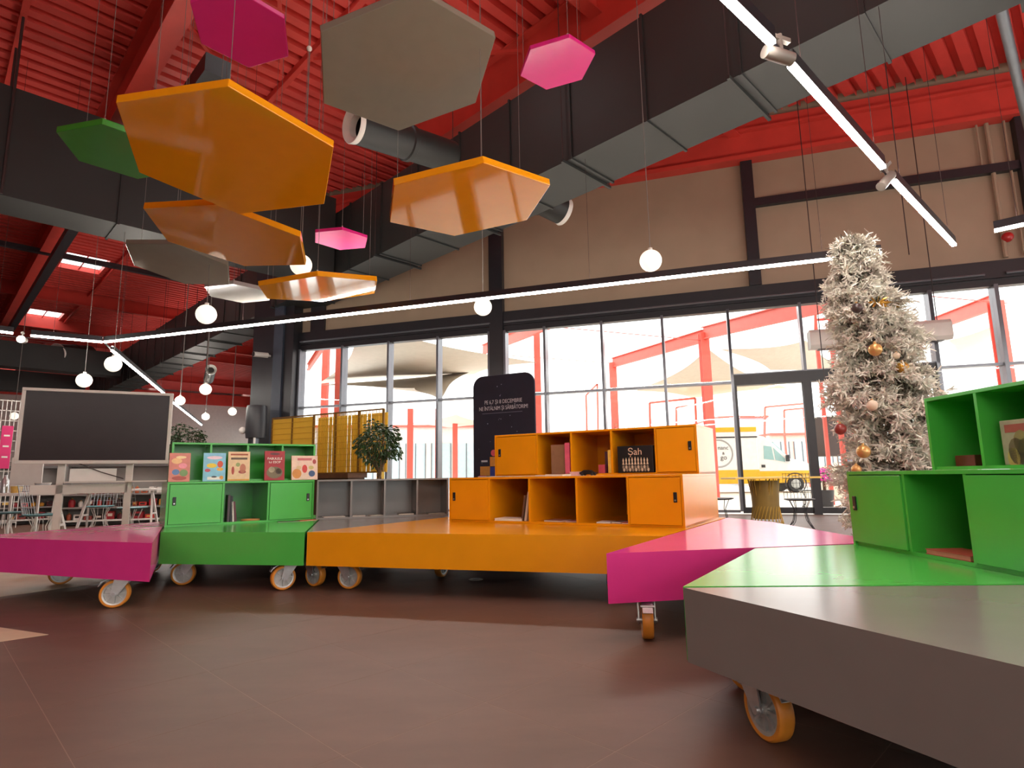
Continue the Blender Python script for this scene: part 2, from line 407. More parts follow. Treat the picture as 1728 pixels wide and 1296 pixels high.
for n, (s0, s1) in enumerate(((-1.44, -.06), (.0, 1.13), (1.19, 2.32))):
    g = thing('door_%d' % (n + 1), W((s0 + s1) / 2, 0), math.atan2(WR.y, WR.x), kind='structure')
    fw_ = .07 if n else .05
    m = MB(); wbox(m, s0, s0 + fw_, .02, 2.72, -.05, .05); m.build('stile', BLACKST, g)
    m = MB(); wbox(m, s1 - fw_, s1, .02, 2.72, -.05, .05); m.build('stile', BLACKST, g)
    m = MB(); wbox(m, s0 + fw_, s1 - fw_, .02, .14, -.05, .05); m.build('kick_rail', BLACKST, g)
    m = MB(); wbox(m, s0 + fw_, s1 - fw_, .14, 2.72, -.006, .006); m.build('pane', GLASS, g)
m = MB(); wbox(m, -.1, .05, .0, 2.72, -.1, .1); m.build('door_post', BLACKST, g3)
# conduits on the wall
for s, z0, z1, r in ((3.72, 4.95, 7.8, .04), (4.02, 4.95, 7.8, .02), (3.55, 6.9, 7.8, .02)):
    MB().tube(W(s, z0, -.06), W(s, z1, -.06), r).build('conduit', TAUPE, wr, smooth=True)
# other walls ---------------------------------------------------------------
def plainwall(name, a, b, z0, z1, mat, th=.3):
    m = MB(); n = Vector((-(b - a).y, (b - a).x, 0)).normalized()
    if inside((a + b) / 2 + n * .5): n = -n
    m.slab([V3(a, z0), V3(b, z0), V3(b, z1), V3(a, z1)], n * th)
    return m, n
m, n = plainwall('f', cC, cD, 0, 9.3, WHITEW); wf = tag(m.build('wall_far', WHITEW), kind='structure')
MB().bar(V3(cC, 8.3) - n * .15, V3(cD, 8.3) - n * .15, .3, 1.0).build('eave_beam', RED, wf)
m, n = plainwall('l', cD, cE, 0, 9.3, WHITEW); tag(m.build('wall_left', WHITEW), kind='structure')
def daylight_wall(name, a, b, wn):
    d = (b - a).normalized(); L = (b - a).length
    m, n = plainwall(name, a, b, 4.45, 9.3, TAUPE); wl_ = tag(m.build(name, TAUPE), kind='structure')
    nb = int(L / 5.6); st = L / nb
    for i in range(nb + 1):
        MB().bar(a + d * min(max(i * st, .15), L - .15), a + d * min(max(i * st, .15), L - .15) + Vector((0, 0, 4.45)), .3, .3, d).build('wall_column', BLACKST, wl_)
    for i in range(nb):
        g = thing('window_%d' % (wn + i), a + d * (i + .5) * st, 0, kind='structure')
        for k in range(1, 4):
            q = a + d * (i * st + st * k / 4); MB().bar(q, q + Vector((0, 0, 4.45)), .06, .16, d).build('mullion', ALU, g)
        q0, q1 = a + d * (i * st + .15), a + d * ((i + 1) * st - .15)
        for z in (.05, 2.8): MB().bar(V3(q0, z), V3(q1, z), .1, .05).build('transom', ALU, g)
        MB().slab([V3(q0, .08), V3(q1, .08), V3(q1, 4.45), V3(q0, 4.45)], n * .01).build('pane', GLASS, g)
daylight_wall('wall_return', cB + (cC - cB) * .03, cC, 40)  # unseen windows added along this wall to light the far wall
daylight_wall('wall_right', cA, cF, 10)
daylight_wall('wall_back', cF, Vector((4, -13, 0)), 20)
m, n = plainwall('b2', Vector((4, -13, 0)), cE, 0, 9.3, WHITEW); tag(m.build('wall_back_left', WHITEW), kind='structure')

# ================================================================== WHEELED PLATFORMS
def caster_proto():
    c = MB()                                               # swivel fork, wheel trails along +x
    c.box((0, 0, .196), (.12, .1, .008)); c.tube((0, 0, .178), (0, 0, .192), .042, 16)
    for sy in (-1, 1):
        y = sy * .034
        c.slab([(-.045, y, .178), (.05, y, .178), (.068, y, .08), (.05, y, .062), (.03, y, .074)], (0, .005 * sy, 0))
    c.box((.0, 0, .176), (.1, .073, .008)); c.tube((.05, -.046, .08), (.05, .046, .08), .011, 10)
    o = c.build('caster', CHROME, None, smooth=True)
    T = Matrix.Translation((.05, 0, .08)) @ Matrix.Rotation(math.pi / 2, 4, 'X')
    t = MB().lathe([(.064, -.024), (.074, -.024), (.079, -.019), (.08, -.008), (.08, .008), (.079, .019), (.074, .024), (.064, .024), (.064, -.024)], 32, T).build('tire', TIRE, o, smooth=True)
    h = MB().lathe([(.016, -.008), (.054, -.008), (.055, -.02), (.064, -.022), (.064, .022), (.055, .02), (.054, .008), (.016, .008)], 32, T)
    h.lathe([(.001, -.026), (.016, -.026), (.017, .026), (.001, .026)], 16, T)
    for k in range(8):
        a = k * math.pi / 4; d = Vector((math.cos(a), 0, math.sin(a))); q = Vector((.05, 0, .08))
        h.bar(q + d * .014, q + d * .056, .009, .036, (0, 1, 0))
    h.build('hub', HUB, o)
    b = MB(); b.bar((.075, 0, .172), (.118, 0, .15), .05, .005); b.bar((.118, 0, .15), (.135, 0, .125), .045, .005); b.tube((.118, -.03, .15), (.118, .03, .15), .006)
    b.build('brake_pedal', CHROME, o, bevel=.001)
    COL.objects.unlink(o)
    for ch in o.children: COL.objects.unlink(ch)
    return o
CAST = caster_proto()
def add_caster(root, x, y, rz):
    c = CAST.copy(); COL.objects.link(c); c.parent = root
    l = wm(root).inverted() @ Vector((x, y, 0)); c.location = l; c.scale = (1.18,) * 3; c.rotation_euler = (0, 0, rz - root.rotation_euler.z)
    for ch in CAST.children:
        d = ch.copy(); COL.objects.link(d); d.parent = c
def inset(poly, k):
    n = len(poly); A = sum(poly[i].x * poly[(i + 1) % n].y - poly[(i + 1) % n].x * poly[i].y for i in range(n))
    if A < 0: poly = poly[::-1]
    out = []
    for i in range(n):
        a, b, c = poly[i - 1], poly[i], poly[(i + 1) % n]; d1 = (b - a).normalized(); d2 = (c - b).normalized()
        n1 = Vector((-d1.y, d1.x, 0)); n2 = Vector((-d2.y, d2.x, 0)); h = (n1 + n2).normalized()
        out.append(b + h * (k / max(.3, h.dot(n1))))
    return out, poly
def platform(poly, mat, label, casters):
    poly = [Vector((p[0], p[1], 0)) for p in poly]
    c = sum(poly, Vector()) / len(poly)
    r = thing('wheeled_platform', (c.x, c.y, 0), 0, label, 'platform', 'rolling stage platforms')
    ins_, poly = inset(poly, .02)
    MB().prism(poly, .432, .45).build('top_panel', mat, r)
    n = len(poly)
    for i in range(n):
        a, b = poly[i], poly[(i + 1) % n]; a2, b2 = ins_[i], ins_[(i + 1) % n]
        MB().prism([a, b, b2, a2], .2, .432).build('skirt_panel', mat, r)
    MB().prism(ins_, .2375, .25).build('underside_board', DARK, r)
    for x, y, rz in casters: add_caster(r, x, y, math.radians(rz))
    return r
P1 = platform([(-2.42, 4.07), (-4.3, 4.78), (-3.62, 6.3)], PINK, 'pink triangular rolling platform in front of the large screen', [(-2.72, 4.3, 200), (-3.95, 5.25, 30), (-3.5, 5.85, 80)])
G1 = platform([(-2.875, 4.94), (-1.625, 4.715), (-2.06, 6.42), (-2.25, 7.0), (-3.75, 6.62)], GREEN, 'green rolling platform carrying the bookcase beside the screen', [(-2.72, 5.16, 195), (-1.78, 4.88, 215), (-3.4, 6.4, 60), (-2.25, 6.7, 20)])
GR = platform([(-1.615, 4.74), (-2.04, 6.42), (-2.1, 6.75), (-.45, 7.2), (-.66, 6.33)], GREY, 'grey rolling platform wedge under the low grey bookcase', [(-1.67, 5.02, 330), (-1.9, 6.5, 40), (-.75, 6.7, 100)])
OR = platform([(-1.605, 4.715), (-.645, 6.32), (.1, 6.72), (1.935, 5.56), (.975, 4.0)], ORANGE, 'long orange rolling platform carrying the orange bookcase', [(-1.36, 4.86, 350), (-.2, 6.2, 40), (.72, 4.36, 100), (1.7, 5.45, 60), (-.66, 5.3, 70)])
P2 = platform([(.475, 3.17), (1.955, 5.55), (2.12, 5.0), (2.12, 3.47)], PINK, 'pink rolling platform between the orange platform and the tree', [(.70, 3.34, 262), (1.9, 5.1, 50), (1.95, 3.6, 120)])
G2 = platform([(.605, 2.225), (1.295, 3.29), (2.95, 3.58), (3.0, 2.12)], GREEN, 'green rolling platform carrying the bookcase in front of the tree', [(.95, 2.46, 120), (1.4, 3.12, 40), (2.8, 3.3, 20), (2.8, 2.35, 80)])
G3 = platform([(.6, 2.2), (1.56, .2), (2.75, .55), (3.0, 2.1)], GREY, 'big grey rolling platform wedge in the right foreground', [(.80, 2.12, 285), (1.6, .5, 60), (2.6, .8, 100), (2.75, 1.9, 10)])

q = P(803, 978, 0); r = thing('floor_socket', (q.x, q.y, .0002), 0, 'small round white floor socket under the orange platform', 'socket')
MB().lathe([(.001, .006), (.05, .006), (.06, .002), (.062, 0), (.001, 0)], 24).build('cover_plate', WHITE, r, smooth=True, local=True); MB().lathe([(.001, .009), (.025, .009), (.028, .0061), (.001, .0061)], 16).build('socket_lid', CHROME, r, local=True)
# ================================================================== BOOKCASES
def unit_frame(a, b):
    d = (b - a); d.z = 0; d.normalize(); back = Vector((-d.y, d.x, 0))
    if back.y < 0 and abs(back.y) > .3: back = -back
    return d, back
def tier(root, a, d, back, cells, z0, z1, depth, mat, doors, t=.018, sideL=True, sideR=True, locks=()):
    """a: front-left corner. cells: list of widths."""
    L = sum(cells)
    def bx(s0, s1, t0, t1, za, zb):
        R = Matrix((d, back, Vector((0, 0, 1)))).transposed()
        return MB().box(a + d * ((s0 + s1) / 2) + back * ((t0 + t1) / 2) + Vector((0, 0, (za + zb) / 2)), (s1 - s0, t1 - t0, zb - za), R)
    bx(0, L, 0, depth, z1 - t, z1).build('top_panel', mat, root, bevel=.0015)
    bx(0, L, .012, depth, z0, z0 + t).build('bottom_panel', mat, root)
    bx(t, L - t, depth - .012, depth, z0 + t, z1 - t).build('back_panel', mat, root)
    x = 0
    edges = [0]
    for w_ in cells: x += w_; edges.append(x)
    for i, e in enumerate(edges):
        if i == 0: bx(0, t, 0, depth, z0, z1 - t).build('side_panel', mat, root)
        elif i == len(edges) - 1: bx(L - t, L, 0, depth, z0, z1 - t).build('side_panel', mat, root)
        else: bx(e - t / 2, e + t / 2, .004, depth - .012, z0 + t, z1 - t).build('divider', mat, root)
    for i, hinge in doors.items():
        e0, e1 = edges[i] + (t if i == 0 else t / 2) + .004, edges[i + 1] - (t if i == len(cells) - 1 else t / 2) - .004
        dz0, dz1 = z0 + t + .003, z1 - t - .005
        dr = bx(e0, e1, -.004, .014, dz0, dz1).build('door', mat, root, bevel=.001)
        hx = e0 + .04 if hinge == 'L' else e1 - .04
        hm = dz0 + (dz1 - dz0) * .58
        lk = bx(hx - .014, hx + .014, -.012, -.004, hm - .038, hm + .038).build('lock_handle', BLACK, dr, bevel=.003)
        q = a + d * hx - back * .0125 + Vector((0, 0, hm - .022)); MB().tube(q, q - back * .003, .007, 12).build('keyhole', CHROME, dr)
    return edges
Z0, Z1, Z2 = .4505, .85, 1.245
# left green bookcase
a = P(277.5, 890, .45); b = P(528.5, 877, .45); a.z = b.z = 0
d1, k1 = unit_frame(a, b); L1 = (b - a).length
bk = thing('stepped_bookcase', (a + b) / 2 + Vector((0, 0, .45)), math.atan2(d1.y, d1.x), 'green two-tier bookcase with picture books on its ledge', 'bookcase', 'stepped bookcases')
G1A, G1D, G1K = a, d1, k1
eg1 = tier(bk, a, d1, k1, [L1 * .355, L1 * .31, L1 * .335], Z0, Z1, .78, GREEN, {0: 'L', 2: 'R'})
ua = a + k1 * .40; ub = b + k1 * .40
q0 = PL(288, 790, ua, ub); q1 = PL(531, 790, ua, ub); q0.z = q1.z = 0; Lu = (q1 - q0).length
U1A, U1B = q0, q1
tier(bk, q0, d1, k1, [Lu / 4] * 4, Z1 + .0006, Z2 - .01, .38, GREEN, {})
# low grey bookcase
a = P(533, 877.5, .45); b = P(757, 869.5, .45); a.z = b.z = 0
d2, k2 = unit_frame(a, b); L2 = (b - a).length; GRA, GRD, GRK = a, d2, k2
bk2 = thing('low_bookcase', (a + b) / 2 + Vector((0, 0, .45)), math.atan2(d2.y, d2.x), 'low dark grey bookcase of four empty open cells', 'bookcase')
tier(bk2, a, d2, k2, [L2 / 4] * 4, Z0, Z1, .36, GREY, {})
# orange bookcase
a = P(758, 880, .45); b = P(1157, 892, .45); a.z = b.z = 0
d3, k3 = unit_frame(a, b); L3 = (b - a).length; ORA, ORD, ORK = a, d3, k3
bk3 = thing('stepped_bookcase', (a + b) / 2 + Vector((0, 0, .45)), math.atan2(d3.y, d3.x), 'long orange two-tier bookcase with a chess box on top', 'bookcase', 'stepped bookcases')
def frac(px, a, b, py=850): q = PL(px, py, a, b); return (Vector((q.x, q.y, 0)) - a).length
xs = [0] + [frac(x, a, b) for x in (825, 893, 973, 1060)] + [L3]
eo = tier(bk3, a, d3, k3, [q - p for p, q in zip(xs, xs[1:])], Z0, Z1, 1.16, ORANGE, {0: 'L', 4: 'R'})
ua = a + k3 * .53; ub = b + k3 * .53
q0 = PL(835, 770, ua, ub); q0.z = 0; q1 = b + k3 * .53; q1.z = 0
U3A = q0
xs = [0] + [frac(x, q0, q1, 770) for x in (906, 964, 1032, 1107)] + [(q1 - q0).length]
tier(bk3, q0, d3, k3, [q - p for p, q in zip(xs, xs[1:])], Z1 + .0006, Z2 + .02, .63, ORANGE, {0: 'L', 4: 'R'})
# right green bookcase
a = P(1432, 919, .45); a.z = 0; b = Vector((1.905, 1.2, 0)); a = Vector((1.88, a.y, 0))
d4, k4 = (b - a).normalized(), Vector((1, 0, 0)); k4 = Vector((-d4.y, d4.x, 0)); G2A, G2D, G2K = a, d4, k4
bk4 = thing('stepped_bookcase', a + d4 * .65 + Vector((0, 0, .45)), math.atan2(d4.y, d4.x), 'green two-tier bookcase in the right foreground before the tree', 'bookcase', 'stepped bookcases')
xs = [0] + [frac(x, a, b, 860) for x in (1528, 1633)]; cw = [xs[1], xs[2] - xs[1], .44]
tier(bk4, a, d4, k4, cw, Z0, Z1, .85, GREEN, {0: 'L', 2: 'R'})
ua = a + k4 * .42; ub = b + k4 * .42
q0 = PL(1567, 740, ua, ub); q0.z = 0; e1 = frac(1653, q0, ub, 740)
U4A = q0
tier(bk4, q0, d4, k4, [e1, e1, e1], Z1 + .0006, Z2, .42, GREEN, {})

# ------------------------------------------------------------------ books
def colmat(h, r=.45): return M('print_' + h.strip('#'), h, r, var=.08, scale=25)
def book(px0, px1, py0, py1, a, b, label, colr, th=.02, lean=8, art=(), spine=None, cat='book', txt=(), pull=0):
    """upright book seen face on, standing along the line a-b."""
    p0, p1 = PL(px0, py1, a, b), PL(px1, py1, a, b); top = PL((px0 + px1) / 2, py0, a, b)
    d = (p1 - p0); d.z = 0; wdt = d.length; d.normalize(); back = Vector((-d.y, d.x, 0))
    if back.dot((p0 - CAM)) < 0: back = -back
    return book_at((p0 + p1) / 2, d, back, wdt, top.z - Z1 - .0015, Z1 + .0015, label, colr, th, lean, art, spine, cat, txt)
def book_at(c, d, back, wdt, h, zb, label, colr, th=.02, lean=8, art=(), spine=None, cat='book', txt=(), name='book'):
    c = Vector((c.x, c.y, zb)); r = thing(name, c, math.atan2(d.y, d.x), label, cat, None)
    la = math.radians(lean); up = (Vector((0, 0, 1)) * math.cos(la) + back * math.sin(la)); nb = back * math.cos(la) - Vector((0, 0, 1)) * math.sin(la)
    c = c + Vector((0, 0, th * math.sin(la)))
    def slab(u0, u1, v0, v1, t0, t1, mat, nm, par):
        m = MB().slab([c + d * u0 + up * v0 + nb * t0, c + d * u1 + up * v0 + nb * t0, c + d * u1 + up * v1 + nb * t0, c + d * u0 + up * v1 + nb * t0], nb * (t1 - t0))
        return m.build(nm, mat, par)
    hw = wdt / 2; k = colmat(colr)
    cv = slab(-hw, hw, 0, h, 0, .0025, k, 'front_cover', r)
    slab(-hw + .003, hw - .004, .003, h - .003, .0026, th - .0026, PAPER, 'pages', r)
    slab(-hw, hw, 0, h, th - .0025, th, k, 'back_cover', r)
    slab(-hw, -hw + .0028, 0, h, .0026, th - .0026, colmat(spine) if spine else k, 'spine', r)
    for kind, u, v, su, sv, cl in art:               # printed shapes on the cover, in cover fractions
        m = MB(); q = c + d * (hw * u) + up * (h * v) - nb * .0006
        if kind == 'o':
            m.slab([q + d * (su * hw * math.cos(t * math.pi / 10)) + up * (sv * h * math.sin(t * math.pi / 10)) for t in range(20)], nb * .0005)
        else: m.slab([q + d * (su * hw) + up * (sv * h), q - d * (su * hw) + up * (sv * h), q - d * (su * hw) - up * (sv * h), q + d * (su * hw) - up * (sv * h)], nb * .0005)
        m.build('cover_print', colmat(cl), cv)
    for t, v, s, cl in txt:
        text_part(t, s * wdt, frame(c + up * (h * v) - nb * .0012, d, -nb), colmat(cl), cv, 'title')
    return r
fa, fb = U1A - k1 * .075, U1B - k1 * .075
fa.z = fb.z = 0
book(284, 320, 764, 809, fa, fb, 'picture book with a busy pink and orange cover beside the screen', '#D9897A', .015, 9,
     [('o', -.3, .72, .5, .1, '#F2C48A'), ('o', .3, .55, .4, .09, '#F39AA8'), ('o', -.35, .33, .35, .1, '#5F86B8'), ('o', .4, .3, .4, .12, '#7A9A62'), ('o', 0, .12, .7, .07, '#B6544A'), ('o', .1, .85, .5, .05, '#F7DCA8')])
book(342, 380, 764, 809, fa, fb, 'light blue picture book with a hot air balloon', '#8CCBE4', .015, 8,
     [('o', 0, .83, .7, .06, '#F4D6E4'), ('o', -.25, .55, .45, .08, '#F2CE3A'), ('o', .5, .6, .26, .12, '#D9553A'), ('o', .5, .42, .3, .06, '#F0B24A'), ('b', 0, .1, .6, .05, '#F4F1EA'), ('o', .65, .12, .18, .07, '#E8A04A'), ('o', -.6, .38, .25, .06, '#C8566A'), ('o', 0, .15, .25, .03, '#3A3A48')])
book(384, 421, 762, 809, fa, fb, 'cream picture book with small brown figures on the cover', '#E9C79C', .02, 7,
     [('b', 0, .9, .8, .03, '#A8553A'), ('b', 0, .76, .75, .035, '#5E4A3C'), ('o', -.55, .35, .13, .14, '#B4473A'), ('o', .35, .42, .28, .16, '#C77A5E'), ('o', -.1, .55, .2, .07, '#9DA86A'), ('o', .3, .3, .35, .06, '#A8453F'), ('b', 0, .03, .98, .025, '#E0A23A')])
book(446, 480, 761, 808, fa, fb, 'red hardback book of fables standing upright', '#A8202A', .025, 6,
     [('o', 0, .26, .8, .2, '#7B6A4E'), ('o', -.3, .36, .3, .1, '#B8A98A'), ('o', .4, .3, .3, .1, '#4A3A2E'), ('o', 0, .9, .5, .04, '#5E2A30')], '#8A1A22', txt=[('FABULELE', .7, .17, '#F3E6DC'), ('lui ESOP', .58, .17, '#F3E6DC')])
book(492, 536, 769, 807, fa, fb, 'wide cream activity book with a red circle', '#EBC9B4', .025, 8,
     [('o', 0, .45, .2, .17, '#D2372F'), ('o', .55, .25, .25, .13, '#33507E'), ('o', -.6, .25, .35, .2, '#D88A3A'), ('b', 0, .85, .55, .05, '#C8686A'), ('o', .75, .75, .14, .1, '#A83A3A'), ('o', .5, .5, .2, .08, '#C7B46A'), ('o', -.45, .5, .2, .08, '#D9B98A')], '#C2383A')
def flat_item(px0, px1, py, a, b, z, th, depth, mat, label, cat='magazine', off=.05, rz=0, name='magazine', pages=True):
    p0, p1 = PL(px0, py, a, b), PL(px1, py, a, b); d = (p1 - p0); d.z = 0; wd = d.length; d.normalize(); back = Vector((-d.y, d.x, 0))
    if back.dot(p0 - CAM) < 0: back = -back
    c = (p0 + p1) / 2 + back * (off + depth / 2); c.z = z
    R = Matrix((d, back, Vector((0, 0, 1)))).transposed() @ Matrix.Rotation(math.radians(rz), 3, 'Z')
    r = thing(name, c, math.atan2(d.y, d.x), label, cat)
    MB().box(c + Vector((0, 0, th - .0008)), (wd, depth, .0016), R).build('front_cover', mat, r)
    MB().box(c + Vector((0, 0, .0008)), (wd, depth, .0016), R).build('back_cover', mat, r)
    MB().box(c + Vector((0, 0, th / 2)), (wd * .98, depth * .97, max(.001, th - .0034)), R).build('pages', PAPER, r)
    return r
zc = Z0 + .0185
# books in the left green bookcase cell
for i, (off, hh, cl, th, ln, lb) in enumerate([(.035, .25, '#4A3A44', .022, 0, 'dark slim book standing nearest the left green door'), (.062, .24, '#23222A', .02, 1, 'black slim book standing second from the left green door'), (.085, .19, '#E4DDD4', .014, 5, 'white slim book leaning in the left green cell'), (.105, .19, '#5E2F38', .018, 7, 'wine red slim book leaning in the left green cell')]):
    c = G1A + G1D * (eg1[1] + off + .012) + G1K * .11
    book_at(c, G1K, G1D, .16, hh, zc, lb, cl, th, -ln, name='book')
r = thing('wooden_ring', G1A + G1D * (eg1[1] + .27) + G1K * .12 + Vector((0, 0, zc)), 0, 'flat orange wooden ring lying in the left green cell', 'ring')
MB().lathe([(.055, 0), (.085, 0), (.088, .006), (.085, .012), (.055, .012), (.052, .006), (.055, 0)], 32).build('ring_body', colmat('#D79A5A'), r, smooth=True, local=True)
for i, (s, t_, cl, lb, rz) in enumerate([(.93, -.06, '#D9604A', 'red magazine lying before the right green door of the left bookcase', 20), (.80, -.09, '#3D5A3A', 'dark green magazine lying before the left green bookcase', -10)]):
    c = G1A + G1D * (L1 * s) + G1K * t_ + Vector((0, 0, .4503)); rr = thing('magazine', c, 0, lb, 'magazine')
    R = Matrix.Rotation(math.atan2(G1D.y, G1D.x) + math.radians(rz), 3, 'Z')
    MB().box(c + Vector((0, 0, .003)), (.2, .12, .003), R).build('front_cover', colmat(cl), rr); MB().box(c + Vector((0, 0, .00075)), (.2, .12, .0015), R).build('pages', PAPER, rr)
# things in the low grey bookcase
gb = GRA + GRD * L2
flat_item(545, 582, 869, GRA, gb, zc, .006, .15, colmat('#CFC6BC'), 'thin pale leaflet in the leftmost grey cell', 'leaflet', .03, 6, 'leaflet')
flat_item(596, 618, 869, GRA, gb, zc, .006, .14, colmat('#D8D2C8'), 'thin white leaflet in the second grey cell', 'leaflet', .03, -5, 'leaflet')
flat_item(624, 646, 869, GRA, gb, zc, .007, .14, colmat('#B9B2A4'), 'thin tan leaflet beside the white leaflet in the second grey cell', 'leaflet', .03, 8, 'leaflet')
flat_item(674, 700, 869, GRA, gb, zc, .012, .14, colmat('#5A4B44'), 'dark brown booklet in the third grey cell', 'booklet', .05, 0, 'booklet')
flat_item(724, 752, 869, GRA, gb, zc, .006, .14, colmat('#7A7468'), 'grey-brown booklet in the rightmost grey cell', 'booklet', .05, 3, 'booklet')
# things in the orange bookcase
ob = ORA + ORD * L3
flat_item(832, 876, 880, ORA, ob, zc, .02, .2, colmat('#EDE6DA'), 'thick white paperback lying flat in the orange cell', 'book', .02, 4, 'book')
c = ORA + ORD * (eo[2] - .075) + ORK * .14
book_at(c, ORK, ORD, .2, .25, zc, 'tall pale book leaning against the orange divider', '#C7B7A8', .022, 9)
book_at(c - ORD * .034, ORK, ORD, .19, .22, zc, 'brown book leaning behind the tall pale book', '#6A4A3A', .018, 9)
flat_item(915, 945, 884, ORA, ob, zc, .012, .18, colmat('#8C5A4E'), 'brown magazine lying in the middle orange cell', 'magazine', .04, -6)
flat_item(948, 969, 885, ORA, ob, zc, .008, .18, colmat('#A8524E'), 'reddish magazine lying in the middle orange cell', 'magazine', .05, 8)
flat_item(1003, 1026, 886, ORA, ob, zc, .01, .16, colmat('#C9C2BA'), 'pale magazine lying in the fourth orange cell', 'magazine', .03, 5)
flat_item(1030, 1046, 886, ORA, ob, zc, .014, .16, colmat('#4A4440'), 'dark magazine lying in the fourth orange cell', 'magazine', .05, -8)
flat_item(1045, 1056, 887, ORA, ob, zc, .008, .12, colmat('#C23A3A'), 'small red magazine lying in the fourth orange cell', 'magazine', .03, 10)
la_, lb_ = ORA + ORK * .3, ob + ORK * .3
flat_item(806, 850, 800, la_, lb_, Z1 + .0005, .009, .16, colmat('#6E6A70'), 'grey magazine on the left end of the orange ledge', 'magazine', 0, 6)
flat_item(856, 896, 800, la_, lb_, Z1 + .0005, .008, .16, colmat('#D9A05A'), 'tan magazine on the orange ledge', 'magazine', .02, -4)
flat_item(900, 918, 800, la_, lb_, Z1 + .0005, .011, .14, colmat('#B8B0A4'), 'small grey booklet on the orange ledge', 'booklet', .02, 8, 'booklet')
flat_item(920, 950, 800, la_, lb_, Z1 + .0005, .017, .17, colmat('#EFE7DC'), 'thick white book lying on the orange ledge', 'book', 0, -3, 'book')
ub3 = U3A + ORD * 3
def box_item(px0, px1, py0, a, b, dep, off, label, cat, name, matface, matside, zb=None, extra=None):
    zb = Z1 + .0195 if zb is None else zb
    p0, p1 = PL(px0, 790, a, b), PL(px1, 790, a, b); d = (p1 - p0); d.z = 0; wd = d.length; d.normalize(); back = Vector((-d.y, d.x, 0))
    if back.dot(p0 - CAM) < 0: back = -back
    h = PL((px0 + px1) / 2, py0, a, b).z - zb
    c = (p0 + p1) / 2 + back * (off + dep / 2); c.z = zb
    r = thing(name, c, math.atan2(d.y, d.x), label, cat); R = Matrix((d, back, Vector((0, 0, 1)))).transposed()
    MB().box(c + Vector((0, 0, h / 2)), (wd, dep, h), R).build('box_body', matside, r, bevel=.002)
    fc = MB().box(c + Vector((0, 0, h / 2)) - back * (dep / 2 + .0008), (wd * .97, .0012, h * .97), R).build('front_print', matface, r)
    return r, fc, c, d, back, wd, h
box_item(928, 952, 750, U3A, ub3, .05, .03, 'brown and grey storybook set standing in the orange upper cell', 'book', 'boxed_book', colmat('#8E6A4E'), colmat('#7A4A44'))
box_item(953, 961, 747, U3A, ub3, .2, .01, 'tall pink book spine at the right of the orange upper cell', 'book', 'spine_book', colmat('#E0607A'), colmat('#D2506A'))
box_item(1008, 1019, 784, U3A, ub3, .08, .03, 'small red and purple card box in the orange upper cell', 'box', 'card_box', colmat('#C04A5A'), colmat('#7A3A5A'))
box_item(1025, 1033, 759, U3A, ub3, .16, .02, 'upright yellow book at the right of the middle upper orange cell', 'book', 'spine_book', colmat('#EAC65A'), colmat('#D8B04A'))
box_item(1013, 1023, 761, U3A, ub3, .1, .12, 'dark purple book behind the yellow book', 'book', 'spine_book', colmat('#5A3440'), colmat('#4A2A36'))
box_item(961, 981, 796, U3A - k3 * .06, ub3 - k3 * .06, .1, .0, 'pale pink booklet pile on the orange ledge', 'booklet', 'booklet_pile', colmat('#E2B4B4'), PAPER, Z1 + .0006)
r = thing('toy_car', PL(993, 800, U3A - k3 * .05, ub3 - k3 * .05), math.atan2(ORD.y, ORD.x), 'small black toy car on the orange ledge', 'toy'); r.location.z = Z1 + .0005; WM[r.name] = Matrix.Translation(r.location) @ Matrix.Rotation(math.atan2(ORD.y, ORD.x), 4, 'Z')
MB().slab([(-.075, -.03, .012), (.075, -.03, .012), (.078, -.03, .026), (.05, -.03, .032), (.02, -.03, .05), (-.035, -.03, .05), (-.06, -.03, .034), (-.078, -.03, .03)], (0, .06, 0)).build('car_body', BLACK, r, local=True, bevel=.003)
for x in (-.048, .048):
    for y in (-.032, .032): MB().tube((x, y - .006, .013), (x, y + .006, .013), .013, 14).build('wheel', DARK, r, local=True)
r, fc, c, d, back, wd, h = box_item(1043, 1103, 752, U3A, ub3, .07, .0, 'black chess game box with white chessmen on the front', 'board game', 'game_box', BLACK, BLACK)
text_part('Șah', .085, frame(c + Vector((0, 0, h * .66)) - back * .0375, d, -back), colmat('#D8B9A4'), fc, 'title')
for i in range(9):
    x = (i - 4) * wd * .085; hh = h * (.30 - .012 * abs(i - 4)); q = c + d * x + Vector((0, 0, h * .3)) - back * .0372
    m = MB(); m.slab([q - d * .010, q + d * .010, q + d * .004 + Vector((0, 0, hh * .35)), q + d * .007 + Vector((0, 0, hh * .62)), q + Vector((0, 0, hh)), q - d * .007 + Vector((0, 0, hh * .62)), q - d * .004 + Vector((0, 0, hh * .35))], -back * .0006)
    m.build('chess_figure', colmat('#D9C9B0'), fc)
    for j in range(2):
        q2 = c + d * (x + (.006 if j else 0)) + Vector((0, 0, h * (.21 - .1 * j))) - back * .0372
        m = MB(); m.slab([q2 + d * (.0105 * math.cos(t * math.pi / 5)) + Vector((0, 0, .016 * math.sin(t * math.pi / 5))) for t in range(10)], -back * .0006)
        m.build('pawn_figure', colmat('#C9BBA4' if (i + j) % 2 else '#8A7F70'), fc)
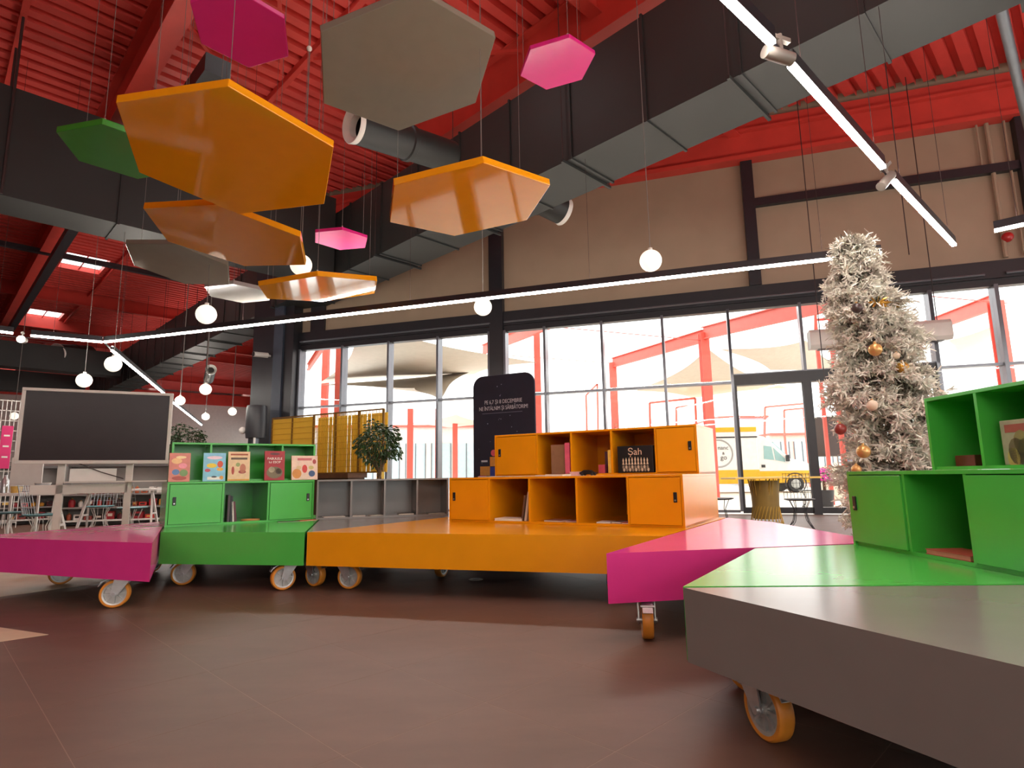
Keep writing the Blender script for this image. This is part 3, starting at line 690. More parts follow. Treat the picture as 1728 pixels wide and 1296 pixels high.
# right green bookcase contents
c = G2A + G2D * (cw[0] + .22) + G2K * .10 + Vector((0, 0, zc)); rr = thing('book', c, 0, 'red paperback lying flat in the right green cell', 'book'); R = Matrix((G2D, G2K, Vector((0, 0, 1)))).transposed()
MB().box(c + Vector((0, 0, .022)), (.27, .17, .003), R).build('front_cover', colmat('#B4453E'), rr); MB().box(c + Vector((0, 0, .0015)), (.27, .17, .003), R).build('back_cover', colmat('#B4453E'), rr); MB().box(c + Vector((0, 0, .0118)), (.262, .166, .0174), R).build('pages', colmat('#C9796A'), rr)
q1 = U4A + G2D * 3
box_item(1614, 1648, 768, U4A + G2K * .1, q1 + G2K * .1, .06, 0, 'small red-brown card game box in the right green upper cell', 'box', 'card_box', colmat('#7A3028'), colmat('#5E2620'))
box_item(1577, 1604, 789, U4A + G2K * .06, q1 + G2K * .06, .1, 0, 'flat orange-brown game box in the right green upper cell', 'box', 'card_box', colmat('#8A5A34'), colmat('#6A4428'))
r, fc, c, d, back, wd, h = box_item(1697, 1760, 706, U4A + G2K * .06, q1 + G2K * .06, .05, 0, 'large beige comic book with a red title strip at the right edge', 'book', 'comic_book', colmat('#A89A84'), colmat('#B8AD98'))
MB().slab([c + d * (-wd * .36) + Vector((0, 0, h * .72)) - back * .0275, c + d * (wd * .45) + Vector((0, 0, h * .72)) - back * .0275, c + d * (wd * .45) + Vector((0, 0, h * .9)) - back * .0275, c + d * (-wd * .36) + Vector((0, 0, h * .9)) - back * .0275], -back * .0005).build('title_strip', colmat('#A84A40'), fc)
for u, v, s, cl in ((-.1, .3, .09, '#6E5A40'), (.15, .25, .1, '#54503A'), (.05, .5, .08, '#8E7A4A'), (-.2, .15, .07, '#C0A05A')):
    q = c + d * (wd * u) + Vector((0, 0, h * v)) - back * .0275
    MB().slab([q + d * (s * math.cos(t * math.pi / 6) * .5) + Vector((0, 0, s * .7 * math.sin(t * math.pi / 6))) for t in range(12)], -back * .0005).build('cover_print', colmat(cl), fc)

# ================================================================== AIR DUCTS
def duct_box(mb, u0, u1, v0, v1, z0, z1): return roofbox(mb, u0, u1, v0, v1, z0, z1)
D1Z0, D1Z1 = 5.62, 7.22
r = thing('air_duct', UV(7.12, 10, D1Z0), 0, 'long dark rectangular air duct crossing under the roof towards the window wall', 'duct')
v = -4.0; edges = []
while v < 41: edges.append(v); v += 1.32
for a_, b_ in zip(edges, edges[1:]):
    duct_box(MB(), 6.6, 7.65, a_ + .012, b_ - .012, D1Z0, D1Z1).build('duct_section', DUCT, r)
for i, v in enumerate(edges[1:-1]):
    m = MB()
    for (u0, u1, z0, z1) in ((6.575, 6.6, D1Z0 - .025, D1Z1 + .025), (7.65, 7.675, D1Z0 - .025, D1Z1 + .025), (6.6, 7.65, D1Z0 - .025, D1Z0), (6.6, 7.65, D1Z1, D1Z1 + .025)):
        duct_box(m, u0, u1, v - .018, v + .018, z0, z1)
    m.build('flange', DUCTF, r)
    if i % 2 == 0:
        m = MB(); duct_box(m, 6.5, 7.75, v + .1, v + .14, D1Z0 - .05, D1Z0 - .005); m.build('support_channel', DUCTF, r)
        for u in (6.53, 7.72): MB().tube(UV(u, v + .12, D1Z0), UV(u, v + .12, 8.98), .008, 6).build('hanger_rod', DCABLE, r)
r2 = thing('air_duct', UV(0, 12.9, D1Z0), 0, 'wide dark rectangular branch duct at the upper left behind the green panel', 'duct')
edges = [-11 + 2.2 * i for i in range(9)]; edges[-1] = 6.56
for a_, b_ in zip(edges, edges[1:]):
    duct_box(MB(), a_ + .012, b_ - .012, 12.45, 13.38, 5.6, 7.55).build('duct_section', DUCT, r2)
for u in edges[1:-1]:
    m = MB()
    for (v0, v1, z0, z1) in ((12.42, 12.45, 5.57, 7.58), (13.38, 13.41, 5.57, 7.58), (12.45, 13.38, 5.57, 5.6), (12.45, 13.38, 7.55, 7.58)): duct_box(m, u - .02, u + .02, v0, v1, z0, z1)
    m.build('flange', DUCTF, r2)
for u in (-3.5, .55): 
    for v in (12.4, 13.44): MB().tube(UV(u, v, 5.6), UV(u, v, 8.98), .022, 6).build('hanger_rod', DCABLE, r2)
m = MB(); duct_box(m, 2.2, 2.42, 13.5, 33, 7.4, 7.62); solo(m, 'cable_trunking', BLACKST, 'black square trunking running to the far wall at upper left', 'trunking')
m = MB(); duct_box(m, -6, 6.5, 22.7, 22.86, 7.95, 8.1); solo(m, 'service_pipe', BLACKST, 'thin black service run crossing below the skylight', 'pipe')
m = MB(); duct_box(m, -6, 6.5, 20.6, 20.68, 8.5, 8.6); solo(m, 'service_pipe', BLACKST, 'thinner black service run just above the skylight', 'pipe')
m = MB(); m.tube(P(1672, -60, 6.2), P(1740, 235, 6.2), .06, 12); solo(m, 'service_pipe', ALU, 'grey pipe slanting down at the upper right corner', 'pipe', smooth=True)
m = MB(); duct_box(m, 2.62, 3.0, 9.4, 14, 7.3, 7.62); solo(m, 'air_duct', BLACKST, 'short black trunking behind the pink and orange panels at the top', 'trunking')
for vv, lb in ((33.0, 'dark cross duct at the far left above the screen'), (41.5, 'farthest dark cross duct above the screen')):
    m = MB(); duct_box(m, -14, 6.5, vv, vv + .9, 5.9, 7.0); solo(m, 'air_duct', DUCT, lb, 'duct')
# round outlets
def outlet(a, b, r_, label, rim=True, collar=True):
    a, b = Vector(a), Vector(b); d = (b - a).normalized(); q = d.to_track_quat('Z', 'Y').to_matrix().to_4x4(); L = (b - a).length
    T = Matrix.Translation(a) @ q
    o = thing('round_duct', a, 0, label, 'duct')
    MB().lathe([(r_, 0), (r_, L), (r_ - .015, L), (r_ - .015, 0)], 32, T).build('duct_tube', DUCT, o, smooth=True)
    if collar: MB().lathe([(r_ + .001, L * .45), (r_ + .025, L * .46), (r_ + .025, L * .5), (r_ + .001, L * .51)], 32, T).build('collar', DUCTF, o, smooth=True)
    if rim:
        MB().lathe([(r_ * .62, L - .1), (r_ * .66, L + .0), (r_ * 1.02, L + .07), (r_ * 1.06, L + .05), (r_ * 1.02, L - .02)], 32, T).build('white_rim', WHITE, o, smooth=True)
        MB().lathe([(.001, L - .3), (r_ * .95, L - .3)], 32, T).build('inner_baffle', M('grey_metal', '#8A8580', .4), o)
    return o
ra = PD(760, 265, 9.6); rb = PD(600, 212, 8.3)
outlet(ra, rb, .27, 'dark round duct with a white flared outlet behind the grey panel')
ra = PD(880, 322, 10.4); rb = PD(948, 356, 10.9)
outlet(ra, rb, .26, 'short dark round duct stub with a white edge beside the orange panel')
ra = PD(60, 597, 27.5); rb = PD(97, 598, 26.5)
outlet(PD(150, 600, 28), PD(97, 598, 26.5), .48, 'far dark round duct with a pale end above the screen')
outlet(PD(352, 640, 25.2), PD(356, 624, 23.6), .2, 'small far round duct with a pale ring end right of the screen', collar=False)

# ================================================================== HEXAGONAL CEILING PANELS
HEX = {  # centre/R seen from the eye, R, turn, tilts, material, label
 'o1': ((-2.621, 5.256, 3.028), .9, 52.1, .02, -.11, H_ORANGE, 'largest orange hexagonal panel hanging at the upper left'),
 'o2': ((-3.557, 7.195, 3.057), .9, 45.5, -.10, -.03, H_ORANGE, 'orange hexagonal panel hanging just below the largest orange one'),
 'o4': ((-3.070, 9.238, 3.034), .9, 45.5, .09, .13, H_ORANGE, 'lowest orange hexagonal panel mirroring the bright windows'),
 'o3': ((-0.494, 6.547, 3.166), .9, 44.1, .10, .05, H_ORANGE, 'orange hexagonal panel hanging alone in the centre'),
 'p2': ((1.309, 13.962, 10.564), .45, 43.4, .09, .01, H_PINK, 'small pink hexagonal panel high in front of the big duct'),
 'g1': ((-1.082, 5.801, 4.343), .9, 45.8, .19, -.04, H_GREY, 'large grey hexagonal panel at the top centre'),
 'p3': ((-5.951, 19.851, 8.329), .45, 48.4, -.01, .02, H_PINK, 'smallest pink hexagonal panel in the middle of the cluster'),
 'p1': ((-5.489, 11.008, 9.220), .45, 46.0, .05, -.10, H_PINK, 'pink hexagonal panel cut by the top edge of the photo'),
 'g2': ((-6.545, 11.248, 4.247), .75, 54.0, -.07, -.11, H_GREY, 'grey hexagonal panel half hidden below the orange ones'),
 'gr': ((-7.348, 10.423, 6.172), .6, 46.9, 0, 0, H_GREEN, 'green hexagonal panel at the far upper left'),
 'g3': ((-8.478, 17.776, 5.755), .55, 46.7, 0, 0, H_LGREY, 'pale grey hexagonal panel between the grey and the lowest orange one'),
}
for key, (c, R_, ph, t1, t2, mt, lb) in HEX.items():
    c = Vector(c) * R_ + CAM; th = .05 if R_ < .5 else .07
    pts = []
    for i in range(6):
        a_ = math.radians(ph) + i * math.pi / 3; x, y = math.cos(a_), math.sin(a_); pts.append(c + Vector((x, y, t1 * x + t2 * y)) * R_)
    r = thing('hexagonal_panel', c, 0, lb, 'ceiling panel', 'hexagonal ceiling panels')
    nrm = (pts[1] - pts[0]).cross(pts[2] - pts[0]).normalized(); nrm = nrm if nrm.z > 0 else -nrm
    pan = MB().slab(pts, nrm * th); pan.build('panel_tray', mt, r, bevel=.006)
    for i in (0, 2, 4):
        q = pts[i] * .9 + c * .1 + nrm * th
        MB().tube(q, Vector((q.x, q.y, DECK - .01)), (.0028), 6).build('suspension_wire', CABLE, r)
        MB().tube(q, q + nrm * .03, .012, 8).build('wire_clamp', CHROME, r)

# ================================================================== LIGHTS OF THE HALL
LZ = 3.6
def lip(r, a, b):  # lips added to hide the added upward emitter from below
    sd = (b - a).cross(Vector((0, 0, 1))).normalized() * .022
    for k in (-1, 1): MB().bar(a + sd * k + Vector((0, 0, .093)), b + sd * k + Vector((0, 0, .093)), .004, .026).build('added_uplight_lip', BLACKST, r)
def led_line(px0, px1, label, wires=(.1, .9), z=LZ):
    a, b = P(*px0, z), P(*px1, z); r = thing('linear_light', (a + b) / 2, 0, label, 'light', 'hanging line lights')
    MB().bar(a + Vector((0, 0, .045)), b + Vector((0, 0, .045)), .05, .07).build('housing', BLACKST, r); MB().bar(a + Vector((0, 0, .082)), b + Vector((0, 0, .082)), .034, .003).build('added_uplight', UPFILL, r); lip(r, a, b)
    MB().bar(a - Vector((0, 0, .004)), b - Vector((0, 0, .004)), .046, .028).build('diffuser', LED, r)
    for t in wires:
        q = a + (b - a) * t; MB().tube(q + Vector((0, 0, .08)), V3(q, DECK), .003, 6).build('suspension_wire', DCABLE, r)
led_line((176, 577), (1487, 427), 'longest line light running across the front of the window wall', (.03, .25, .5, .72, .95))
led_line((1150, -78), (1303, 72), 'line light segment cut by the top edge at the right', (.2,))
led_line((1334, 108), (1490, 282), 'bright line light segment between two spotlights at the upper right', (.1, .9))
led_line((1508, 305), (1610, 413), 'line light segment ending above the tree top', (.1, .9))
led_line((189, 591), (277, 664), 'line light slanting down behind the top of the screen', (.1, .9))
led_line((288, 676), (340, 717), 'far end of the slanting line light right of the screen', (.5,))
led_line((52, 566), (173, 577), 'line light meeting the corner at the far left', (.3,))
led_line((-40, 554), (22, 562), 'line light cut by the left edge of the photo', (.5,))
led_line((1678, 389), (1760, 371), 'short line light at the right edge below the wall rail', (.5,))
def led_back(a, b, label):  # all but the overhead one are unseen lamps added to light the fronts
    a, b = V3(a, LZ), V3(b, LZ); r = thing('linear_light', (a + b) / 2, 0, label, 'light', 'hanging line lights')
    MB().bar(a + Vector((0, 0, .045)), b + Vector((0, 0, .045)), .05, .07).build('housing', BLACKST, r); MB().bar(a + Vector((0, 0, .082)), b + Vector((0, 0, .082)), .034, .003).build('added_uplight', UPFILL, r); lip(r, a, b); MB().bar(a - Vector((0, 0, .004)), b - Vector((0, 0, .004)), .046, .028).build('diffuser', LED, r)
    for t in (.1, .9): q = a + (b - a) * t; MB().tube(q + Vector((0, 0, .08)), V3(q, DECK), .003, 6).build('suspension_wire', DCABLE, r)
led_back((1.0, 2.85), (-.6, 1.3), 'line light over the camera running on towards the back left'); led_back((5.0, 2.5), (11, -3.5), 'added unseen line light behind the camera at the right'); led_back((7.0, 6.0), (13.5, 4.0), 'added unseen line light outside the right edge before the windows'); led_back((-6, -8.5), (2.6, -7.2), 'added unseen line light at the left of the back wall'); led_back((-4.5, -5.2), (1.6, -4.4), 'added unseen line light across the hall behind the camera'); led_back((8.5, .5), (5.5, -7), 'added unseen line light behind the camera running to the back wall'); led_back((2.0, -7), (12, -8.5), 'added unseen line light along the back wall behind the camera')
m = MB().tube(P(175, 577, LZ + .05), P(189, 591, LZ + .05), .02, 8); solo(m, 'light_connector', BLACKST, 'small connector joining the line lights at the far left', 'connector')
def spot(px, py, dirv, label, lit=False, r_=.045, L=.22, z=LZ, rail=EU, RL=.16, hang=False):
    p = P(px, py, z); dv = Vector(dirv).normalized(); r = thing('track_spotlight', p, 0, label, 'spotlight', 'track spotlights')
    MB().tube(p + Vector((0, 0, .16)), p, .018, 10).build('stem', M('warm_grey_metal', '#8A817A', .4), r)
    MB().tube(p - dv * L * .6, p + dv * L * .4, r_, 20).build('lamp_body', M('warm_grey_metal', '#8A817A', .4), r, smooth=True)
    if hang: MB().tube(p + Vector((0, 0, .15)), V3(p, DECK), .01, 6).build('hanger_rod', DCABLE, r)
    rd = rail.normalized(); MB().bar(p + Vector((0, 0, .045)) - rd * RL, p + Vector((0, 0, .045)) + rd * RL, .012, .012).build('track_rail', BLACKST, r)
    MB().bar(p + Vector((0, 0, .13)) - dv * .08, p + Vector((0, 0, .13)) + dv * .08, .035, .03).build('adaptor', M('warm_grey_metal', '#8A817A', .4), r)
    T = Matrix.Translation(p + dv * (L * .4 + .001)) @ dv.to_track_quat('Z', 'Y').to_matrix().to_4x4()
    MB().lathe([(.0001, .002), (r_ * .9, .002), (r_ * .9, 0), (.0001, 0)], 20, T).build('lens', M('spot_lens_lit', '#FFF2DC', .4, emit=30, var=0) if lit else M('spot_lens', '#D8D2CA', .3), r)
spot(1318, 95, (1, .35, -.05), 'spotlight under the gap at the upper right pointing sideways')
spot(1497, 303, (.55, .2, .55), 'spotlight at the second gap of the line light above the tree')
spot(37, 573, (.45, -.8, -.12), 'lit spotlight glaring at the far left', True, .07, rail=P(173, 577, LZ) - P(52, 566, LZ), RL=.5)
spot(346, 648, (.2, -.7, -.5), 'far small spotlight beside the round duct end', False, .05, hang=True)
gl = [(1098, 440, 37, 'globe pendant nearest the right hanging before the upper wall'), (815, 518, 30, 'globe pendant in front of the dark wall column'), (508, 447, 36, 'globe pendant half hidden behind the orange panels'), (348, 530.5, 33, 'globe pendant below the pale grey panel'), (191, 614.5, 26, 'globe pendant beside the slanting line light'), (142, 642, 24, 'globe pendant just above the top of the screen'), (347, 657, 19, 'far globe pendant right of the screen under the small round duct'), (304, 676, 16, 'far globe pendant touching the slanting line light'), (392, 694.5, 13.5, 'farthest right globe pendant before the white wall'), (347, 703, 12.5, 'lowest far globe pendant before the white wall'), (24, 702, 12.5, 'far globe pendant behind the white grid rack at the left edge')]
for x, y, dia, lb in gl:
    dd = .285 / dia * 1000; r0 = ray(x, y); c = CAM + r0 * (dd / r0.dot(_f) )
    r = thing('globe_pendant', c, 0, lb, 'pendant lamp', 'globe pendants')
    MB().ball(c, .142, 24, 16).build('globe', GLOBE, r, smooth=True)
    MB().tube(c + Vector((0, 0, .13)), c + Vector((0, 0, .17)), .03, 12).build('cap', WHITE, r)
    MB().tube(c + Vector((0, 0, .17)), V3(c, DECK), .005 if dd < 12 else .012, 6).build('cord', CABLE, r)
for x, y0, y1, dd, lb in ((1343, 150, 640, 11.2, 'thin dark cable hanging left of the tree'), (1525, 110, 560, 11.3, 'thick dark cable hanging behind the tree top'), (1493, 100, 430, 10.5, 'thin cable hanging right above the tree top')):
    a = PD(x, y0, dd); a.z = DECK; b = PD(x + 24, y1, dd); b = Vector((a.x, a.y, b.z)); m = MB().tube(a, b, .009, 6); solo(m, 'hanging_cable', DCABLE, lb, 'cable')
p = PD(522, 82, 6.9); r = thing('smoke_detector', p, 0, 'small white ball sensor hung under the red roof deck', 'sensor')
MB().ball(p, .035, 14, 10).build('sensor_body', WHITE, r, smooth=True); MB().tube(p, V3(p, DECK), .004, 6).build('hanger', CABLE, r); MB().tube(p, p - Vector((0, 0, 1.3)), .003, 6).build('cord', CABLE, r)
# fire bell and camera
p = W(3.78, 5.35, -.07); r = thing('alarm_bell', p, 0, 'red round alarm bell on the wall at the right', 'alarm')
T = Matrix.Translation(p) @ (-WO).to_track_quat('Z', 'Y').to_matrix().to_4x4()
MB().lathe([(.001, .1), (.05, .095), (.09, .06), (.1, 0), (.001, 0)], 20, T).build('bell', M('alarm_red', '#B82A2A', .3), r, smooth=True)
MB().lathe([(.001, .02), (.06, .02), (.06, -.03), (.001, -.03)], 12, T).build('base', DARK, r)
p = W(-13.4, 4.25, -.45); r = thing('security_camera', p, 0, 'white security camera on the dark corner column', 'camera')
MB().tube(p, p + Vector((-.25, -.3, -.02)), .07, 14).build('camera_body', WHITE, r, smooth=True); MB().tube(p + WO * .1, p, .03, 10).build('bracket', WHITE, r); MB().tube(p + Vector((-.25, -.3, -.02)), p + Vector((-.27, -.32, -.02)), .06, 14).build('lens', BLACK, r)
# air curtain over the doors
r = thing('air_curtain', W(1.28, 3.5, -.3), math.atan2(WR.y, WR.x), 'long white air curtain box over the glass doors behind the tree', 'air curtain')
pr = [(0, 3.36), (-.30, 3.33), (-.36, 3.40), (-.36, 3.66), (-.30, 3.73), (0, 3.73)]
n = len(pr); m = MB(); A_ = [W(.05, z, t - .15) for t, z in pr]; m.slab(A_, WR * 2.48); m.build('casing', WHITE, r, bevel=.01)
m = MB(); wbox(m, .2, 2.4, 3.325, 3.336, -.4, -.22); m.build('air_slot', DARK, r)
for s in (.3, 2.2): m = MB(); wbox(m, s - .03, s + .03, 3.4, 3.7, -.15, -.0); m.build('bracket', ALU, r)

# ================================================================== SCREEN ON STAND
tl, tr, brr, bl = PD(37, 653, 6.55), PD(291, 664.5, 7.2), PD(286, 782.5, 7.2), PD(25, 782.5, 6.55)
zt = (tl.z + tr.z) / 2; zb = (bl.z + brr.z) / 2
L_, R_ = Vector(((tl.x + bl.x) / 2, tl.y, 0)), Vector(((tr.x + brr.x) / 2, tr.y, 0))
dx = (R_ - L_).normalized(); bkd = Vector((-dx.y, dx.x, 0)); wd = (R_ - L_).length; ct = (L_ + R_) / 2
tv = thing('display_screen', ct, math.atan2(dx.y, dx.x), 'large dark interactive screen in a pale frame on a white stand', 'screen')
def tb(mb, s0, s1, z0, z1, t0, t1):
    R = Matrix((dx, bkd, Vector((0, 0, 1)))).transposed(); return mb.box(ct + dx * ((s0 + s1) / 2) + bkd * ((t0 + t1) / 2) + Vector((0, 0, (z0 + z1) / 2)), (abs(s1 - s0), abs(t1 - t0), z1 - z0), R)
h = wd / 2; FR = M('pale_screen_frame', '#CFC7BE', .4)
for s0, s1, z0, z1 in ((-h, h, zt - .033, zt), (-h, h, zb, zb + .04), (-h, -h + .036, zb + .04, zt - .033), (h - .036, h, zb + .04, zt - .033)): tb(MB(), s0, s1, z0, z1, -.01, .06).build('bezel', FR, tv, bevel=.004)
tb(MB(), -h + .036, h - .036, zb + .04, zt - .033, .002, .05).build('screen', SCREEN, tv)
tb(MB(), -h + .036, h - .036, zb + .04, zt - .033, .05, .09).build('rear_cover', DARK, tv)
for s in (-.33, .33): tb(MB(), s - .035, s + .035, .08, zb + .4, .1, .16).build('stand_post', FR, tv, bevel=.003)
tb(MB(), -.6, .33, .735, .84, .1, .155).build('stand_crossbar', FR, tv, bevel=.003)
tb(MB(), -.3, .82, .86, .875, .0, .25).build('shelf', FR, tv)
tb(MB(), -.25, .2, .877, 1.02, .12, .14).build('document', WHITE, tv)
for s in (-.55, .55): tb(MB(), s - .05, s + .05, .06, .12, -.3, .55).build('base_foot', FR, tv, bevel=.003)
tb(MB(), -.6, .6, .075, .115, .09, .17).build('base_bar', FR, tv)
for s in (-.55, .55):
    for t in (-.25, .5):
        q = ct + dx * s + bkd * t; MB().tube(q + dx * -.02 + Vector((0, 0, .03)), q + dx * .02 + Vector((0, 0, .03)), .03, 14).build('castor_wheel', BLACK, tv)
MB().path([ct + dx * -.2 + bkd * .12 + Vector((0, 0, zb + .02)), ct + dx * .05 + bkd * .1 + Vector((0, 0, .98)), ct + dx * .28 + bkd * .09 + Vector((0, 0, .9))], .006).build('screen_cable', DCABLE, tv)

# ================================================================== NAVY BANNER
a, b = PD(799, 800, 8.5), PD(905, 800, 8.05); a.z = b.z = 0; dx = (b - a).normalized(); bkd = Vector((-dx.y, dx.x, 0)); wd = (b - a).length
zt = PD(850, 632, 8.3).z; ct = (a + b) / 2
bn = thing('banner_stand', ct, math.atan2(dx.y, dx.x), 'tall navy fabric banner with rounded top before the windows', 'banner')
pts = [(-wd / 2, .05), (wd / 2, .05)]; rr = .16
for cx, s0 in ((wd / 2 - rr, 0), (-wd / 2 + rr, 1)):
    for k in range(9):
        t = (k / 8 + s0) * math.pi / 2; pts.append((cx + rr * math.cos(t), zt - rr + rr * math.sin(t)))
MB().slab([ct + dx * x + Vector((0, 0, z)) for x, z in pts], bkd * .035).build('fabric', NAVY, bn, bevel=.008)
for x in (-wd / 2 + .08, wd / 2 - .08): MB().bar(ct + dx * x - bkd * .18 + Vector((0, 0, .025)), ct + dx * x + bkd * .22 + Vector((0, 0, .025)), .06, .05).build('foot', CHROME, bn)
WT = colmat('#C9C6D0'); fm = lambda x, z: frame(ct + dx * x + Vector((0, 0, z)) - bkd * .002, dx, -bkd)
zq = PD(850, 680, 8.3).z
text_part('PE 6,7 ȘI 8 DECEMBRIE', .078, fm(0, zq - .005), WT, bn, 'lettering', sx=.78)
text_part('NE ÎNTÂLNIM ȘI SĂRBĂTORIM!', .078, fm(0, zq - .095), WT, bn, 'lettering', sx=.72)
MB().slab([ct + dx * x + Vector((0, 0, z)) - bkd * .0008 for x, z in ((-.34, zq - .142), (.3, zq - .142), (.3, zq - .135), (-.34, zq - .135))], -bkd * .0006).build('underline', colmat('#6A6A7C'), bn)
for i in range(26):
    x, z = random.uniform(-.4, .4), random.uniform(1.0, zt - .12); s = random.choice((.004, .006, .008))
    if abs(z - zq + .05) < .12: continue
    q = ct + dx * x + Vector((0, 0, z)) - bkd * .001
    MB().slab([q + dx * (s * math.cos(t * math.pi / 4)) + Vector((0, 0, s * math.sin(t * math.pi / 4))) for t in range(8)], -bkd * .0005).build('star_print', colmat('#8C8CA8'), bn)
for x0, x1, z0, z1, cl in ((-.22, -.1, 1.0, 1.13, '#C98A3A'), (-.38, -.22, .87, 1.0, '#B8823C'), (-.36, -.26, 1.06, 1.085, '#B9B9C6'), (-.22, -.1, .85, .99, '#2E3A8A'), (-.4, -.28, .85, .875, '#B0266A')):
    MB().slab([ct + dx * x + Vector((0, 0, z)) - bkd * .0008 for x, z in ((x0, z0), (x1, z0), (x1, z1), (x0, z1))], -bkd * .0006).build('banner_print', colmat(cl), bn)
q = ct + dx * -.16 + Vector((0, 0, 1.185)) - bkd * .0012
MB().slab([q + dx * (.045 * math.cos(t * math.pi / 8)) + Vector((0, 0, .045 * math.sin(t * math.pi / 8))) for t in range(16)], -bkd * .0006).build('banner_print', colmat('#D0566A'), bn)

# ================================================================== YELLOW MESH DIVIDER WITH BENCH
a, b = PD(456, 803, 9.9), PD(646, 803, 8.75); a.z = b.z = 0; dx = (b - a).normalized(); bkd = Vector((-dx.y, dx.x, 0)); wd = (b - a).length; zt = PD(646, 690, 8.75).z
dv = thing('mesh_divider', (a + b) / 2, math.atan2(dx.y, dx.x), 'yellow wire mesh room divider with a wooden bench seat', 'divider')
YS = M('yellow_panel', '#FFDF66', .5, var=.05)
_t = YS.node_tree; _b = _t.nodes['Principled BSDF']; _o = _t.nodes['Material Output']; _x = _t.nodes.new('ShaderNodeMixShader'); _l = _t.nodes.new('ShaderNodeBsdfTranslucent'); _l.inputs[0].default_value = lin('#FFDF66'); _x.inputs[0].default_value = .4
_t.links.new(_b.outputs[0], _x.inputs[1]); _t.links.new(_l.outputs[0], _x.inputs[2]); _t.links.new(_x.outputs[0], _o.inputs[0])
for i in range(6):
    q = a + dx * (wd * i / 5); MB().bar(q, V3(q, zt), .022, .03, bkd).build('post', M('dark_yellow_frame', '#8A6420', .5), dv)
for z in (zt, .95): MB().bar(V3(a, z), V3(b, z), .03, .02).build('rail', M('dark_yellow_frame', '#8A6420', .5), dv)
for i in range(5):
    m = MB(); s0, s1 = wd * i / 5, wd * (i + 1) / 5; nvw = 17
    for k in (range(1, nvw) if i > 1 else ()): q = a + dx * (s0 + (s1 - s0) * k / nvw); m.bar(V3(q, .95), V3(q, zt), .007, .008, bkd)
    for k in range(1, 10): z = .95 + (zt - .95) * k / 10; m.bar(V3(a + dx * s0, z) - bkd * .012, V3(a + dx * s1, z) - bkd * .012, .006, .006)
    m.build('wire_mesh', M('brass_yellow_wire', '#D9AE3A', .45), dv)
    if i < 2: MB().slab([V3(a + dx * s0, .95), V3(a + dx * s1, .95), V3(a + dx * s1, zt - .02), V3(a + dx * s0, zt - .02)], bkd * .012).build('solid_panel', YS, dv)
    else:
        for k in range(6):
            x0 = s0 + (s1 - s0) * k / 6; MB().slab([V3(a + dx * x0, .95) + bkd * .09, V3(a + dx * (x0 + (s1 - s0) / (7.4 if (k + i) % 3 else 6.3)), .95) + bkd * .09, V3(a + dx * (x0 + (s1 - s0) / (7.4 if (k + i) % 3 else 6.3)), zt - .04) + bkd * .09, V3(a + dx * x0, zt - .04) + bkd * .09], bkd * .01).build('slat', YS, dv)
MB().slab([V3(a, .87), V3(b - dx * .3, .87), V3(b - dx * .3, .94), V3(a, .94)], -bkd * .4).build('bench_seat', WOODB, dv)
MB().slab([V3(a, 0.02), V3(b - dx * .35, 0.02), V3(b - dx * .35, .87), V3(a, .87)], -bkd * .34).build('bench_base', M('dark_brown_board', '#5A4030', .6), dv)
for s in (0, wd): MB().bar(V3(a + dx * s, 0) - bkd * .05, V3(a + dx * s, .95) - bkd * .05, .06, .1, bkd).build('leg', YS, dv)

# ================================================================== POTTED FICUS TREES
def ficus(base, hstem, crown, cz, label, nleaf, potlabel=None, seed=3):
    rnd = random.Random(seed); r = thing('ficus_tree', base, 0, label, 'plant', 'potted ficus trees')
    MB().lathe([(.001, 0), (.15, 0), (.19, .36), (.2, .38), (.17, .38), (.165, .33), (.001, .33)], 24, Matrix.Translation(base)).build('pot', M('grey_pot', '#7A7670', .6), r, smooth=True)
    m = MB()
    for k in range(3):
        pts = [base + Vector((.022 * math.cos(t * 1.6 + k * 2.09), .022 * math.sin(t * 1.6 + k * 2.09), .3 + (hstem - .3) * t / 12)) for t in range(13)]; m.path(pts, .015, 6)
    top = base + Vector((0, 0, hstem)); cc = base + Vector((0, 0, cz))
    for k in range(16):
        d = Vector((rnd.gauss(0, 1), rnd.gauss(0, 1), rnd.gauss(.5, .6))).normalized(); m.tube(top - Vector((0, 0, .1)), cc + Vector((d.x * crown[0], d.y * crown[0], d.z * crown[1])) * .8, .008, 5, .003)
    m.build('braided_trunk', BARK, r, smooth=True)
    lf = MB()
    for i in range(nleaf):
        d = Vector((rnd.gauss(0, 1), rnd.gauss(0, 1), rnd.gauss(0, 1))).normalized(); rad = rnd.uniform(.35, 1.0) ** .6 * (1 + .18 * math.sin(d.x * 5 + d.z * 4))
        c = cc + Vector((d.x * crown[0] * rad, d.y * crown[0] * rad, d.z * crown[1] * rad))
        ax = (d + Vector((rnd.gauss(0, .6), rnd.gauss(0, .6), -.9))).normalized(); sd = ax.cross(Vector((rnd.gauss(0, 1), rnd.gauss(0, 1), rnd.gauss(0, 1)))).normalized(); nn = ax.cross(sd)
        L = rnd.uniform(.04, .07); wv = L * .24
        lf.add([c, c + ax * L * .5 + sd * wv - nn * .004, c + ax * L, c + ax * L * .5 - sd * wv - nn * .004, c + ax * L * .5 + nn * .004], [(0, 1, 4), (1, 2, 4), (2, 3, 4), (3, 0, 4)])
    tag(lf.build('leaves', LEAF, r), kind='stuff')
c = PD(640, 800, 8.0); ficus(Vector((c.x, c.y, 0)), 1.02, (.30, .29), 1.34, 'leafy green ficus with braided stem before the yellow divider', 1500)
c = PD(312, 800, 9.2); ficus(Vector((c.x, c.y, 0)), 1.1, (.30, .30), 1.45, 'leafy green ficus behind the left green bookcase and screen', 900, seed=8)

